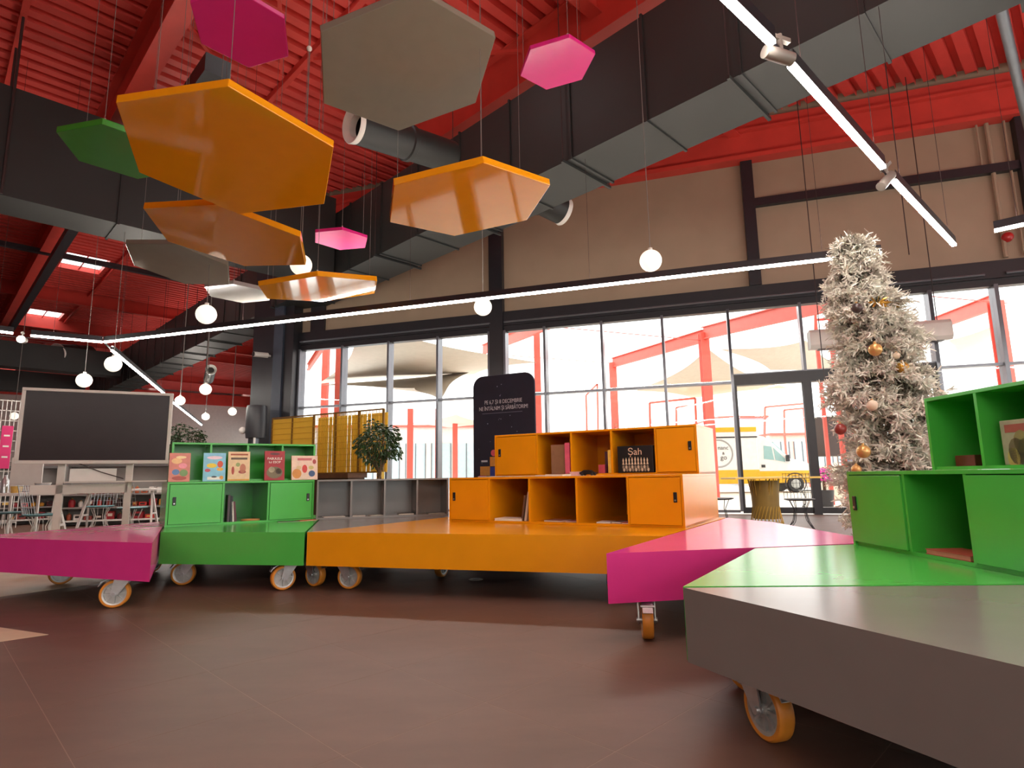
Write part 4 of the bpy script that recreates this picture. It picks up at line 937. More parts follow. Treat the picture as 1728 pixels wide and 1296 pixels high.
# ================================================================== FLOCKED CHRISTMAS TREE
tb_ = PD(1545, 800, 5.35); tbase = Vector((tb_.x, tb_.y, 0)); TH = PD(1478, 402, 5.35).z
tx = thing('christmas_tree', tbase, 0, 'tall white flocked christmas tree with gold baubles behind the right bookcase', 'christmas tree')
axis = lambda z: tbase + Vector((-.36 * (z / TH), 0, z))
MB().tube(axis(.0), axis(TH * .95), .04, 8, .01).build('trunk', BARK, tx)
for k in range(4):
    t = k * math.pi / 2 + .4; MB().bar(tbase + Vector((0, 0, .06)), tbase + Vector((.45 * math.cos(t), .45 * math.sin(t), .02)), .04, .03).build('stand_leg', BLACKST, tx)
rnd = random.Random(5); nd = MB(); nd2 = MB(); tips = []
def radius(z): return max(.06, .51 * max(0, 1 - z / TH) ** .4 + .07 * max(0, 1 - z / TH))
nb = 400
for i in range(nb):
    f = (i + .5) / nb; z = .3 + (TH - .36) * (1 - (1 - f) ** .62) if False else .25 + (TH - .3) * (f ** .9); ang = i * 2.39996 + rnd.uniform(-.25, .25)
    Rr = radius(z) * rnd.uniform(.72, 1.16) * (1 + .12 * math.sin(z * 7 + ang))
    out = Vector((math.cos(ang), math.sin(ang), 0)); root = axis(z + .12) + out * .03; tip = axis(z) + out * Rr + Vector((0, 0, rnd.uniform(-.12, .06))); tips.append((tip, out, z))
    n_seg = max(3, int(Rr / .06))
    for k in range(n_seg):
        t0 = .25 + .75 * k / n_seg; q = root + (tip - root) * t0; bd = (tip - root).normalized()
        # little side twigs with needles
        for tw in range(4):
            sd = (bd * .8 + Vector((rnd.gauss(0, .6), rnd.gauss(0, .6), rnd.gauss(0, .45)))).normalized(); tl_ = rnd.uniform(.07, .13)
            for w_ in range(9):
                s = q + sd * (tl_ * w_ / 9); nv = (sd * .75 + Vector((rnd.gauss(0, .55), rnd.gauss(0, .55), rnd.gauss(0, .55)))).normalized(); ln = rnd.uniform(.035, .065); x = nv.cross(Vector((rnd.gauss(0, 1), rnd.gauss(0, 1), rnd.gauss(0, 1)))).normalized() * .0075
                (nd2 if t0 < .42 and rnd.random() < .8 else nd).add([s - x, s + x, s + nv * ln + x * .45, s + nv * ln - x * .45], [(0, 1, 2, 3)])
tt = axis(TH - .06)
for i in range(420):
    d = Vector((rnd.gauss(0, 1), rnd.gauss(0, 1), rnd.gauss(.6, 1))).normalized(); s = tt + d * rnd.uniform(0, .06) - Vector((0, 0, rnd.uniform(-.02, .12))); x = d.cross(Vector((rnd.gauss(0, 1), rnd.gauss(0, 1), rnd.gauss(0, 1)))).normalized() * .005; ln = rnd.uniform(.04, .08)
    nd.add([s - x, s + x, s + d * ln + x * .4, s + d * ln - x * .4], [(0, 1, 2, 3)])
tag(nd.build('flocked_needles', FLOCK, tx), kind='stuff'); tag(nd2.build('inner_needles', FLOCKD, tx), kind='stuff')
def on_tree(px, py, r_):
    # front surface of the crown along this sight line
    d = PD(px, py, 5.35) ; ax_ = axis(max(.2, d.z)); off = d.x - ax_.x; R_ = radius(max(.3, d.z)); dep = math.sqrt(max(.01, (R_ * 1.02) ** 2 - min(off * off, R_ * R_ * .95)))
    return PD(px, py, 5.35 - dep * .95)
for px, py, r_, mt, lb in ((1477, 590, .055, GOLD, 'gold bauble at mid height on the left of the tree'), (1472, 684, .045, CREAM, 'cream bauble two thirds down the tree'), (1457, 762, .055, GOLD, 'gold bauble near the left edge low on the tree'), (1445, 792, .04, GOLD, 'small gold bauble just above the right bookcase'), (1523, 620, .05, GLITTER, 'glittery gold bauble on the right half of the tree'), (1587, 664, .035, CREAM, 'cream bauble at the right edge of the tree'), (1418, 724, .05, M('red_bauble', '#8E3A34', .3), 'dark red bauble at the left edge of the tree'), (1446, 520, .045, M('dark_bauble', '#4A3A3A', .3), 'dark bauble at the left edge below the tree top'), (1513, 600, .03, CREAM, 'small cream bauble in the middle of the tree')):
    q = on_tree(px, py, r_); o = thing('bauble', q, 0, lb, 'bauble', 'baubles on the tree')
    MB().ball(q, r_, 20, 14).build('ball', mt, o, smooth=True); MB().tube(q + Vector((0, 0, r_ * .95)), q + Vector((0, 0, r_ * 1.25)), r_ * .22, 10).build('cap', GOLD, o)
for px, py, lb in ((1505, 515, 'gold glitter ribbon bow in the upper part of the tree'), (1480, 512, 'gold glitter spray left of the ribbon bow')):
    q = on_tree(px, py, .05); m = MB()
    for k in range(8):
        t = k * math.pi / 4; dv_ = Vector((math.cos(t), -.4, math.sin(t) * .6)); m.add([q, q + dv_ * .06 + Vector((0, 0, .015)), q + dv_ * .11, q + dv_ * .06 - Vector((0, 0, .015)), q + dv_ * .06 + Vector((0, -.01, 0))], [(0, 1, 4), (1, 2, 4), (2, 3, 4), (3, 0, 4)])
    solo(m, 'glitter_bow', GLITTER, lb, 'ornament', 'glitter ornaments')

# ================================================================== TABLE AND CHAIRS BY THE DOORS
c = PD(1288, 800, 10.2); base = Vector((c.x, c.y, 0))
r = thing('cafe_table', base, 0, 'table with yellow top on a brass wire base by the glass doors', 'table')
MB().box(base + Vector((.1, 0, .765)), (1.42, .7, .03)).build('table_top', M('yellow_table_top', '#E2BC58', .35), r, bevel=.004)
BR = M('brass_wire', '#A8842E', .35, metal=.5)
rnd = random.Random(2)
for k in range(26):
    t = 2 * math.pi * k / 26; a0 = base + Vector((.26 * math.cos(t), .26 * math.sin(t), 0)); w_ = base + Vector((.2 * math.cos(t + .5), .2 * math.sin(t + .5), .38)); b0 = base + Vector((.25 * math.cos(t + rnd.uniform(.2, .9)), .25 * math.sin(t + .6), .75))
    MB().path([a0, w_, b0], .006, 5).build('base_wire', BR, r)
MB().lathe([(.205, .09), (.23, .72)], 24, Matrix.Translation(base)).build('inner_sleeve', M('brown_mesh_sleeve', '#7E6428', .6), r, smooth=True)
def wire_chair(base, rz, label, seatmat, legmat, backmat, group, sc_=1.0):
    r = thing('wire_chair', base, rz, label, 'chair', group)
    MB().lathe([(.001, .445), (.16, .44), (.2, .452), (.215, .462), (.2, .468), (.001, .46)], 24).build('seat', seatmat, r, smooth=True, local=True)
    for k in range(4):
        t = math.pi / 4 + k * math.pi / 2
        for s in (-.16, .16): MB().path([(.15 * math.cos(t + s * 2), .15 * math.sin(t + s * 2), .445), (.09 * math.cos(t + s), .09 * math.sin(t + s), .3), (.13 * math.cos(t + s * .7), .13 * math.sin(t + s * .7), .15), (.25 * math.cos(t), .25 * math.sin(t), .004)], .005, 5).build('leg', legmat, r, local=True)
    m = MB(); prev = None
    for k in range(9):
        x = -.19 + .38 * k / 8; y = .18 + .03 * (1 - (x / .19) ** 2); m.path([(x, y - .03, .47), (x, y, .62), (x * .96, y + .05, .84)], .003, 4)
    for k in range(5):
        z = .55 + .07 * k; m.path([(-.19 + .38 * j / 6, .18 + .03 * (1 - ((-.19 + .38 * j / 6) / .19) ** 2) + (z - .6) * .2, z) for j in range(7)], .003, 4)
    m.build('wire_back', backmat, r, local=True); return r
c = PD(1345, 800, 8.9); wire_chair(Vector((c.x, c.y, 0)), math.radians(-20), 'black wire chair with round seat in front of the glass doors', BLACK, BLACK, BLACK, 'black wire chairs')
c = PD(1212, 800, 9.6); wire_chair(Vector((c.x, c.y, 0)), math.radians(70), 'black wire chair half hidden by the orange bookcase end', BLACK, BLACK, BLACK, 'black wire chairs')

# ================================================================== SHOP AREA BEHIND THE SCREEN
def trestle(c, w_, d_, z, label, rz=0):
    r = thing('white_table', c, rz, label, 'table', 'white shop tables')
    MB().box((0, 0, z), (w_, d_, .035)).build('table_top', WHITE, r, local=True, bevel=.003)
    for sx in (-1, 1):
        x = sx * (w_ / 2 - .15)
        for sy in (-1, 1): MB().bar((x, 0, z - .02), (x + sx * .08, sy * d_ * .42, 0.01), .035, .035).build('leg', WHITE, r, local=True)
        MB().bar((x + sx * .05, -d_ * .25, .28), (x + sx * .05, d_ * .25, .28), .03, .03).build('stretcher', WHITE, r, local=True)
    return r
c = PD(35, 829, 8.3); trestle(Vector((c.x - .2, c.y, 0)), 1.5, .7, .72, 'white trestle table left of the screen stand', .25)
c = PD(205, 829, 11.2); trestle(Vector((c.x, c.y, 0)), 1.3, .7, .72, 'white trestle table seen under the screen', .35)
for (px, dd, rz, lb) in ((78, 7.9, 2.6, 'teal wire chair left of the screen stand'), (14, 8.6, 1.9, 'teal wire chair at the left edge of the photo'), (228, 9.6, 3.0, 'teal wire chair seen right under the screen'), (175, 10.4, .4, 'teal wire chair between the screen posts')):
    c = PD(px, 800, dd); wire_chair(Vector((c.x, c.y, 0)), rz, lb, TEAL, WHITE, CHROME, 'teal wire chairs')
# low gondolas with red goods
REDS = ['#A8242C', '#7E1A22', '#C23A34', '#8C3A30', '#B85A3A', '#5E1A20', '#D0902E', '#3A2A2A', '#D8D0C8', '#A03038']
rnd = random.Random(21)
def gondola(p0, p1, label, where):
    d = (p1 - p0); L = d.length; d.normalize(); back = Vector((-d.y, d.x, 0)); back = back if back.y > 0 else -back
    r = thing('display_gondola', (p0 + p1) / 2, math.atan2(d.y, d.x), label, 'shelving')
    R = Matrix((d, back, Vector((0, 0, 1)))).transposed(); c = (p0 + p1) / 2
    MB().box(c + back * .25 + Vector((0, 0, .6)), (L, .04, 1.2), R).build('back_panel', SHOPGREY, r)
    MB().box(c + back * .2 + Vector((0, 0, 1.22)), (L, .3, .05), R).build('top_rail', M('shop_dark_rail', '#5C5856', .5), r)
    for z in (.1, .36, .62): MB().box(c + Vector((0, 0, z)), (L, .46, .03), R).build('shelf', WHITE if z < .2 else SHOPGREY, r)
    for s in (0, L): MB().box(p0 + d * s + Vector((0, 0, .6)), (.03, .5, 1.2), R).build('upright', SHOPGREY, r)
    words = ['first', 'second', 'third', 'fourth', 'fifth', 'sixth', 'seventh', 'eighth', 'ninth', 'tenth', 'eleventh', 'twelfth', 'thirteenth', 'fourteenth', 'fifteenth', 'sixteenth', 'seventeenth', 'eighteenth']
    for z, row in ((.115, 'bottom'), (.375, 'middle'), (.635, 'top')):
        x = .08; i = 0
        while x < L - .14 and i < len(words):
            w_ = rnd.uniform(.1, .2); hh = rnd.uniform(.06, .17); cl = rnd.choice(REDS)
            q = p0 + d * (x + w_ / 2) - back * rnd.uniform(.02, .1) + Vector((0, 0, z + .0005))
            o = thing('goods_pack', q, math.atan2(d.y, d.x) + rnd.uniform(-.15, .15), 'small packed goods, %s from the left on the %s shelf %s' % (words[i], row, where), 'goods', 'red goods on the low shelves')
            if rnd.random() < .6:
                MB().box((0, 0, hh / 2), (w_ * .9, .14, hh)).build('pack_body', colmat(cl, .35), o, local=True, bevel=.01); MB().box((0, -.071, hh * .55), (w_ * .5, .002, hh * .35)).build('pack_label', colmat(rnd.choice(('#E6D8C8', '#E0B45A', '#2E2A2A'))), o, local=True)
            else:
                MB().lathe([(.001, 0), (w_ * .32, 0), (w_ * .38, hh * .5), (w_ * .3, hh * .85), (.001, hh)], 14).build('pack_body', colmat(cl, .35), o, smooth=True, local=True); MB().lathe([(w_ * .1, hh * .9), (w_ * .12, hh * 1.05), (.001, hh * 1.1)], 10).build('tied_top', colmat('#B8923A'), o, local=True)
            x += w_ + .02; i += 1
gondola(Vector((PD(112, 800, 12.3).x, 12.3, 0)), Vector((PD(290, 800, 12.9).x, 12.9, 0)), 'low grey shelving of red goods seen under the screen', 'under the screen')
gondola(Vector((PD(-20, 800, 12.6).x, 12.6, 0)), Vector((PD(100, 800, 13.4).x, 13.4, 0)), 'low grey shelving of red goods left of the screen stand', 'left of the screen stand')
# white grid rack with pink posters
a, b = Vector((PD(-25, 800, 11.0).x, 11.0, 0)), Vector((PD(36, 800, 11.4).x, 11.4, 0)); d = (b - a).normalized(); bk_ = Vector((-d.y, d.x, 0))
r = thing('grid_rack', (a + b) / 2, math.atan2(d.y, d.x), 'tall white wire grid rack at the left edge', 'rack')
L = (b - a).length; 
for k in range(9): q = a + d * (L * k / 8); MB().bar(V3(q, .05), V3(q, 2.45), .012, .012, d).build('wire', WHITE, r)
for k in range(13): z = .15 + k * .19; MB().bar(V3(a, z), V3(b, z), .012, .012).build('wire', WHITE, r)
for x0, x1, z0, z1, lb in ((.30, .62, 1.15, 1.95, 'pink poster with white print on the white grid rack'), (.72, 1.0, .78, 1.02, 'small pink poster low on the white grid rack')):
    q = a + d * (L * x0) - bk_ * .03; q2 = a + d * (L * x1) - bk_ * .03
    o = thing('pink_poster', (q + q2) / 2 + Vector((0, 0, z0)), math.atan2(d.y, d.x), lb, 'poster'); MB().slab([V3(q, z0), V3(q2, z0), V3(q2, z1), V3(q, z1)], bk_ * .01).build('sheet', M('pink_print', '#D9246E', .5), o)
    for k in range(3):
        zz = z0 + (z1 - z0) * (.25 + .25 * k); MB().slab([V3(q + d * .04, zz), V3(q2 - d * .04, zz), V3(q2 - d * .04, zz + .03), V3(q + d * .04, zz + .03)], -bk_ * .002).build('white_print', WHITE, o)
# things on the left table
c0 = PD(35, 820, 8.2)
for (dx_, hh, rr, mt, lb, nm) in ((-.45, .3, .05, colmat('#D8D8D6'), 'white bottle on the white table at the left edge', 'bottle'), (-.2, .26, .045, CHROME, 'steel flask on the white table at the left', 'flask'), (.28, .12, .09, colmat('#B9BCBE'), 'grey bucket on the white table beside the screen', 'bucket'), (-.05, .09, .07, colmat('#D9B05A'), 'yellow bowl on the white table', 'bowl')):
    o = thing(nm, Vector((c0.x + dx_, c0.y + .1 * dx_, .7385)), 0, lb, nm)
    if nm in ('bottle', 'flask'): MB().lathe([(.001, 0), (rr, 0), (rr, hh * .65), (rr * .4, hh * .82), (rr * .4, hh * .95), (.001, hh * .95)], 16).build('body', mt, o, smooth=True, local=True); MB().lathe([(rr * .45, hh * .951), (rr * .45, hh), (.001, hh)], 12).build('cap', DARK, o, local=True)
    else: MB().lathe([(.001, 0), (rr * .8, 0), (rr, hh), (rr * .94, hh), (rr * .75, .01), (.001, .01)], 18).build('body', mt, o, smooth=True, local=True); MB().lathe([(rr * .95, hh), (rr * 1.05, hh), (rr * 1.05, hh + .01), (rr * .95, hh + .01), (rr * .95, hh)], 18).build('rim', WHITE, o, local=True)
o = thing('white_board', Vector((PD(45, 800, 9.0).x, 9.0, 0)), .2, 'white panel board standing behind the white table', 'board')
MB().box((0, 0, 1.0), (.42, .02, .5)).build('board_face', WHITE, o, local=True); 
for x in (-.18, .18): MB().bar((x, .02, 0), (x, .02, .8), .03, .03, (0, 1, 0)).build('leg', WHITE, o, local=True)
# dark totem beside the column
c = PD(428, 800, 15.5); o = thing('speaker_totem', Vector((c.x, c.y, 0)), 0, 'dark cylindrical totem with a small camera beside the corner column', 'totem')
MB().lathe([(.001, 0), (.3, 0), (.3, .04), (.001, .04)], 20).build('base', BLACKST, o, local=True)
MB().lathe([(.09, .04), (.09, 2.0), (.001, 2.0)], 16).build('pole', ALU, o, smooth=True, local=True)
MB().lathe([(.001, 1.95), (.24, 1.95), (.26, 2.1), (.26, 2.72), (.24, 2.8), (.001, 2.8)], 24).build('head', DARK, o, smooth=True, local=True)
MB().ball((-.3, -.1, 2.15), .09, 14, 10).build('dome_camera', WHITE, o, smooth=True, local=True)
MB().tube((.06, -.2, 0.04), (.06, -.2, 2.3), .03, 8).build('cable_tube', WHITE, o, local=True)

# ================================================================== OUTSIDE
gd = MB(); gd.prism([W(-14.5, 0, .3), W(14, 0, .3), W(30, 0, 10) , W(60, 0, 120), W(-60, 0, 120), W(-14.6, 0, 60)][0:0] or [(W(14, 0, .3)).to_2d(), (W(70, 0, 40)).to_2d(), (W(70, 0, 110)).to_2d(), (W(-30, 0, 110)).to_2d(), (W(-14.2, 0, .3)).to_2d()], -.4, -.03)
tag(gd.build('ground_outside', GROUND), kind='structure')
RCOL = M('glare_lightened_red_steel', '#E8685A', .5, var=.06)  # same red as the indoor steel, colour lightened to stand in for glare
def column(px, d0, ptop, wid, label, base=-.03):
    c = PD(px, 760, d0); top = PD(px, ptop, d0).z
    r = thing('steel_column', Vector((c.x, c.y, base)), 0, label, 'column', 'red canopy columns')
    MB().box((0, 0, (top - base) / 2), (wid, wid * .12, top - base)).build('web', RCOL, r, local=True)
    for s in (-1, 1): MB().box((0, s * wid * .45, (top - base) / 2), (wid, wid * .1, top - base)).build('flange', RCOL, r, local=True)
    MB().box((0, 0, .01), (wid * 1.6, wid * 1.6, .02)).build('base_plate', RCOL, r, local=True)
    return Vector((c.x, c.y, top))
k1_ = column(1200, 20.5, 562, .3, 'thick red canopy column outside left of the van')
k2_ = column(1040, 27, 612, .3, 'red canopy column outside seen left of the chess box')
k3_ = column(571, 20.5, 470, .3, 'thick red canopy column outside at the leftmost window')
k4_ = column(910, 22.5, 540, .24, 'sunlit red canopy column beside the navy banner')
k5_ = column(1716, 17, 508, .3, 'red canopy column outside at the right edge')
k6_ = column(545, 29, 565, .3, 'thin far red canopy column at the leftmost window')
k7_ = column(692, 29, 690, .26, 'far red canopy column left of the banner')
k8_ = column(740, 26, 690, .26, 'far red canopy column behind the second window mullion')
k9_ = column(768, 33, 715, .26, 'farthest red canopy column near the pale building')
def beam(a, b, hgt, label, wd_=.16):
    r = thing('canopy_beam', (a + b) / 2, 0, label, 'beam', 'red canopy beams')
    MB().bar(a, b, .02, hgt).build('web', RCOL, r)
    for s in (-1, 1): MB().bar(a + Vector((0, 0, s * hgt / 2)), b + Vector((0, 0, s * hgt / 2)), wd_, .03).build('flange', RCOL, r)
beam(k2_, k1_ + Vector((0, 0, -.1)), .42, 'red beam rising from the middle column to the thick column')
beam(k1_, PD(1420, 505, 13.5), .42, 'red beam rising from the thick column above the van')
beam(PD(1560, 553, 21), k5_, .42, 'red beam outside right of the tree')
beam(PD(815, 590, 27), PD(925, 545, 20), .42, 'red beam rising behind the navy banner')
beam(PD(520, 620, 30), PD(560, 560, 22), .3, 'short red beam at the leftmost window')
def bracing(pts, label, wd_=.07):
    r = thing('gate_frame', (pts[0] + pts[-1]) / 2, 0, label, 'frame', 'thin red outdoor frames')
    pts = [V3(pts[0], -.03)] + pts[(0 if len(pts) < 4 else 1):] + ([V3(pts[-1], -.03)] if len(pts) < 4 else []); pts[-1] = V3(pts[-1], -.03)
    for a_, b_ in zip(pts, pts[1:]): MB().bar(a_, b_, wd_, wd_).build('frame_bar', RCOL, r)
for pp, dd, lb in ((((1098, 775), (1096, 680), (1173, 672), (1176, 775)), 30, 'larger thin red frame left of the thick column'), (((1142, 775), (1141, 688), (1173, 683)), 33, 'small thin red frame inside the larger one'), (((991, 775), (989, 667), (1008, 648), (1009, 775)), 34, 'narrow red frame near the middle mullion'), (((1290, 735), (1291, 687), (1358, 681)), 34, 'thin red frame above the van cab'), (((1324, 735), (1323, 692), (1356, 689)), 36, 'inner thin red frame above the van cab'), (((1376, 560), (1376, 525), (1440, 512)), 16, 'thin red lattice left of the tree upper part'), (((1400, 560), (1400, 520)), 16.2, 'single red lattice post left of the tree'), (((1422, 560), (1420, 516)), 16.1, 'red lattice post touching the tree'), (((1376, 540), (1440, 535)), 16.3, 'horizontal red lattice bar left of the tree')):
    bracing([PD(x, y, dd) for x, y in pp], lb, .1 if dd > 20 else .06)
for pp, d0, d1_, lb in ((((950, 553), (1190, 575)), 20, 20.5, 'upper stay cable outside the middle windows'), (((860, 600), (1035, 613)), 25, 27, 'lower stay cable outside the middle windows'), (((1570, 500), (1700, 512)), 17, 17, 'stay cable outside at the right')):
    m = MB().tube(PD(*pp[0], d0), PD(*pp[1], d1_), .015, 6); solo(m, 'stay_cable', RCOL, lb, 'cable', 'outdoor stay cables')
def sail(cs, label, sag=.5):
    """four-cornered fabric with a curved surface"""
    A, B, C_, D_ = cs; N = 10; m = MB(); vs_ = []; fs = []
    for i in range(N + 1):
        for j in range(N + 1):
            u, v = i / N, j / N
            pin = .16 * math.sin(math.pi * u); pj_ = .16 * math.sin(math.pi * v)
            vv = v + (0.5 - v) * pin; uu = u + (.5 - u) * pj_
            p = (A * (1 - uu) + B * uu) * (1 - vv) + (D_ * (1 - uu) + C_ * uu) * vv; p.z -= sag * math.sin(math.pi * u) * math.sin(math.pi * v) * .3; vs_.append(p)
    for i in range(N):
        for j in range(N): a_ = i * (N + 1) + j; fs.append((a_, a_ + 1, a_ + N + 2, a_ + N + 1))
    m.add(vs_, fs); m.add([p + Vector((0, 0, .01)) for p in vs_], [f[::-1] for f in fs])
    solo(m, 'shade_sail', SAIL, label, 'shade sail', 'beige shade sails', smooth=True)
sail([PD(536, 648, 27), PD(600, 540, 16.5), PD(905, 612, 22.3), PD(800, 632, 29)], 'large beige shade sail across the three left window panes')
sail([PD(538, 650, 26), PD(700, 655, 21), PD(742, 676, 22), PD(795, 627, 27)], 'lower beige shade sail under the large one')
sail([PD(1194, 588, 20.4), PD(1072, 660, 26), PD(1170, 672, 33), PD(1330, 655, 28)], 'peaked beige shade sail behind the thick red column')
sail([PD(1215, 590, 19), PD(1360, 575, 20), PD(1440, 630, 26), PD(1300, 625, 24)], 'beige shade sail left of the tree above the door')
sail([PD(1600, 575, 24), PD(1690, 545, 20), PD(1720, 560, 27), PD(1610, 600, 30)], 'small beige shade sail right of the tree')
sail([PD(690, 715, 34), PD(770, 700, 30), PD(835, 715, 31), PD(760, 722, 38)], 'far low beige shade sail over the pale building', .2)
# van
vo = PD(1372, 800, 27.0); van = thing('delivery_van', Vector((vo.x - 3.0, 27.0, -.03)), math.radians(-3), 'white and yellow box van parked outside the doors', 'van')
VW, VY = M('van_white', '#EFEDEA', .3), M('van_yellow', '#F0B41E', .3)
MB().box((-1.2, 1.0, 1.75), (3.6, 2.0, 2.0)).build('cargo_box', VW, van, local=True, bevel=.04)
MB().box((-1.2, 1.0, 2.85), (3.6, 2.02, .22)).build('roof_strip', VY, van, local=True, bevel=.02)
MB().box((-1.2, -.012, 2.5), (3.6, .02, .06)).build('dark_stripe', DARK, van, local=True)
MB().box((-1.2, 1.0, .72), (3.6, 2.04, .62)).build('lower_panel', VY, van, local=True, bevel=.02)
cab = [(.6, .95), (2.95, .95), (2.98, 1.18), (2.45, 1.42), (2.0, 1.5), (1.25, 2.25), (.95, 2.5), (.6, 2.6)]
MB().slab([(x, .06, z) for x, z in cab], (0, 1.88, 0)).build('cab', VW, van, local=True, bevel=.03)
cabl = [(.6, .42), (2.95, .42), (3.0, .6), (2.97, .95), (.6, .95)]
MB().slab([(x, .05, z) for x, z in cabl], (0, 1.9, 0)).build('cab_lower', VY, van, local=True, bevel=.03)
VG = M('van_window_glass', '#9FC4C4', .1)
MB().slab([(.85, .045, 1.5), (1.3, .045, 1.45), (1.22, .045, 2.05), (.88, .045, 2.1)], (0, .02, 0)).build('side_window', VG, van, local=True)
MB().slab([(1.36, .045, 1.44), (1.78, .045, 1.35), (1.78, .045, 1.5), (1.3, .045, 2.0)], (0, .02, 0)).build('quarter_window', VG, van, local=True)
MB().slab([(2.02, .2, 1.52), (1.28, .2, 2.26), (1.28, 1.8, 2.26), (2.02, 1.8, 1.52)], (.03, 0, .03)).build('windscreen', VG, van, local=True)
MB().box((1.86, -.06, 1.52), (.12, .2, .3)).build('mirror', DARK, van, local=True, bevel=.03); MB().box((.8, .04, 1.18), (.16, .03, .12)).build('door_handle', DARK, van, local=True)
for x in (2.15, -2.2):
    for y in (.12, 1.85):
        T = Matrix.Translation((x, y, .37)) @ Matrix.Rotation(math.pi / 2, 4, 'X'); wv_ = MB().lathe([(.001, -.11), (.2, -.11), (.34, -.12), (.37, -.08), (.37, .08), (.34, .12), (.001, .11)], 24, T).build('wheel', BLACK, van, local=True, smooth=True)
    MB().lathe([(.43, -.005), (.47, -.005), (.47, .005), (.43, .005)], 24, Matrix.Translation((x, .04, .4)) @ Matrix.Rotation(math.pi / 2, 4, 'X')).build('wheel_arch', DARK, van, local=True)
    T = Matrix.Translation((x, .0, .37)) @ Matrix.Rotation(math.pi / 2, 4, 'X'); MB().lathe([(.001, .015), (.2, .01), (.21, -.0)], 20, T).build('hubcap', HUB, van, local=True)
for rr_ in (.62, .58):
    T = Matrix.Translation((-1.15, -.012, 1.78)) @ Matrix.Rotation(math.pi / 2, 4, 'X'); MB().lathe([(rr_, 0), (rr_ + .012, 0), (rr_ + .012, .006), (rr_, .006), (rr_, 0)], 48, T).build('logo_ring', DARK, van, local=True)
WM[van.name] = Matrix.Translation(van.location) @ Matrix.Rotation(math.radians(-3), 4, 'Z')
for t, z, s in (('nanc', 1.95, .26), ('&', 1.72, .18), ('go', 1.5, .3)): text_part(t, s, wm(van) @ frame((-.95, -.016, z), (1, 0, 0), (0, -1, 0)), DARK, van, 'lettering')
# planter with pink flowers
c = PD(1392, 830, 15.5); o = thing('flower_planter', Vector((c.x, c.y, -.03)), 0, 'dark planter with bright pink flowers outside the glass door', 'planter')
MB().lathe([(.001, 0), (.17, 0), (.22, .42), (.18, .42), (.001, .36)], 18).build('pot', DARK, o, smooth=True, local=True)
fl_ = MB(); lf = MB(); rnd = random.Random(4)
for i in range(260):
    d = Vector((rnd.gauss(0, 1), rnd.gauss(0, 1), abs(rnd.gauss(0, 1)))).normalized(); q = Vector((0, 0, .62)) + Vector((d.x * .24, d.y * .24, d.z * .36)); x = d.orthogonal().normalized() * .035; y = d.cross(x)
    (fl_ if d.z > .05 and i % 5 else lf).add([q - x, q - y, q + x, q + y, q + d * .012], [(0, 1, 4), (1, 2, 4), (2, 3, 4), (3, 0, 4)])
tag(fl_.build('blossoms', M('pink_petal', '#E83AA8', .6), o, local=True), kind='stuff'); tag(lf.build('leaves', LEAF, o, local=True), kind='stuff')
MB().tube((0, 0, .3), (0, 0, .7), .04, 6).build('stems', BARK, o, local=True)
c = PD(1364, 830, 14.2); wire_chair(Vector((c.x, c.y, -.03)), math.radians(160), 'black wire chair standing outside behind the door post', BLACK, BLACK, BLACK, 'black wire chairs')
# shrub behind the sill
c = PD(1066, 800, 16); o = thing('outdoor_shrub', Vector((c.x, c.y, -.03)), 0, 'sparse green shrub outside left of the thick red column', 'plant')
lf = MB(); st = MB()
for k in range(9):
    tp = Vector((rnd.uniform(-.5, .5), rnd.uniform(-.2, .2), rnd.uniform(1.9, 2.55))); st.tube((tp.x * .3, 0, .3), tp, .012, 5, .004)
    for j in range(26):
        q = Vector((tp.x * .3, 0, .3)).lerp(tp, rnd.uniform(.45, 1)); d = Vector((rnd.gauss(0, 1), rnd.gauss(0, 1), rnd.gauss(.2, .6))).normalized(); x = d.orthogonal().normalized() * .012
        lf.add([q, q + d * .04 + x, q + d * .09, q + d * .04 - x], [(0, 1, 2, 3)])
st.build('stems', BARK, o, local=True); tag(lf.build('leaves', M('pale_leaf', '#6E7A4A', .6, var=.2), o, local=True), kind='stuff')
MB().lathe([(.001, 0), (.25, 0), (.3, .4), (.001, .4)], 16).build('pot', M('grey_pot', '#7A7670', .6), o, local=True)
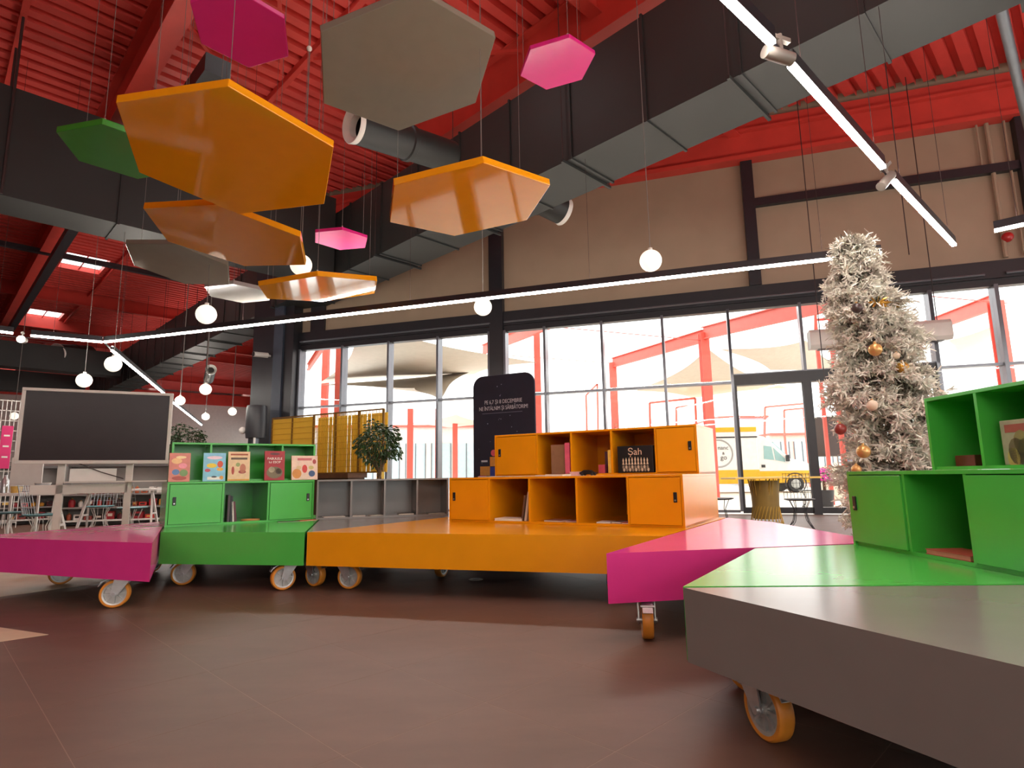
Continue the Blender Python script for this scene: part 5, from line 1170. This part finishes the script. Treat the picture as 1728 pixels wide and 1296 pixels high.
# pale buildings
def building(px0, px1, ptop, d0, d1_, mat, label, nwin, zr=(.5, 2.6)):
    a_, b_ = PD(px0, 760, d0), PD(px1, 760, d1_); a_.z = b_.z = -.03; zt_ = PD(px0, ptop, d0).z; d = (b_ - a_); L = d.length; d.normalize(); bk_ = Vector((-d.y, d.x, 0)); bk_ = bk_ if bk_.y > 0 else -bk_
    r = thing('pale_building', (a_ + b_) / 2, math.atan2(d.y, d.x), label, 'building')
    MB().slab([a_, b_, V3(b_, zt_), V3(a_, zt_)], bk_ * 6).build('wall', mat, r)
    MB().slab([V3(a_, zt_) - bk_ * .2, V3(b_, zt_) - bk_ * .2, V3(b_, zt_ + .15) - bk_ * .2, V3(a_, zt_ + .15) - bk_ * .2], bk_ * 6.2).build('parapet', RCOL, r)
    for i in range(nwin):
        x0, x1 = L * (i + .12) / nwin, L * (i + .88) / nwin; w_ = MB().slab([V3(a_ + d * x0, zr[0]), V3(a_ + d * x1, zr[0]), V3(a_ + d * x1, zr[1]), V3(a_ + d * x0, zr[1])], -bk_ * .03).build('window', M('pale_blue_glazing', '#B9CDD2', .2), r)
        for k in (0, .5, 1): q = a_ + d * (x0 + (x1 - x0) * k) - bk_ * .05; MB().bar(V3(q, zr[0]), V3(q, zr[1]), .06, .05, d).build('glazing_bar', ALU, w_)
PALE = M('pale_render', '#DCD8D2', .7)
building(500, 850, 722, 36, 38, PALE, 'pale low building with glazing behind the left windows', 8, (.2, 3.0))
building(860, 1130, 735, 48, 46, PALE, 'pale low building far behind the middle windows', 6)
building(1215, 1300, 706, 44, 44, M('pale_blue_render', '#C9D6E4', .7), 'pale blue block behind the van', 2)
building(1300, 1480, 735, 38, 38, M('pale_pink_render', '#EBC9BE', .7), 'pale pink shopfront building behind the van cab', 5, (.3, 2.8))
c = PD(1398, 720, 24); o = thing('dark_kiosk', Vector((c.x + .4, c.y, -.03)), 0, 'dark open kiosk outside left of the tree', 'kiosk')
MB().box((0, 0, 2.3), (1.7, 1.2, 1.6)).build('kiosk_box', M('kiosk_dark', '#3A2A26', .6), o, local=True, bevel=.02); MB().box((0, -.5, .6), (1.7, .2, 1.2)).build('counter', WHITE, o, local=True)
for x in (-.8, .8): MB().box((x, .5, .75), (.1, .1, 1.5)).build('leg', BLACKST, o, local=True)
MB().box((.1, -.62, 1.3), (.5, .02, .16)).build('blue_sign', colmat('#8AA4D8'), o, local=True)
c = PD(1440, 835, 19); m = MB().box((c.x, c.y, .5), (2.2, .2, 1.06)); solo(m, 'garden_wall', M('cream_render', '#E6DAC6', .7), 'low cream garden wall outside behind the pink flowers', 'wall', bevel=.02)
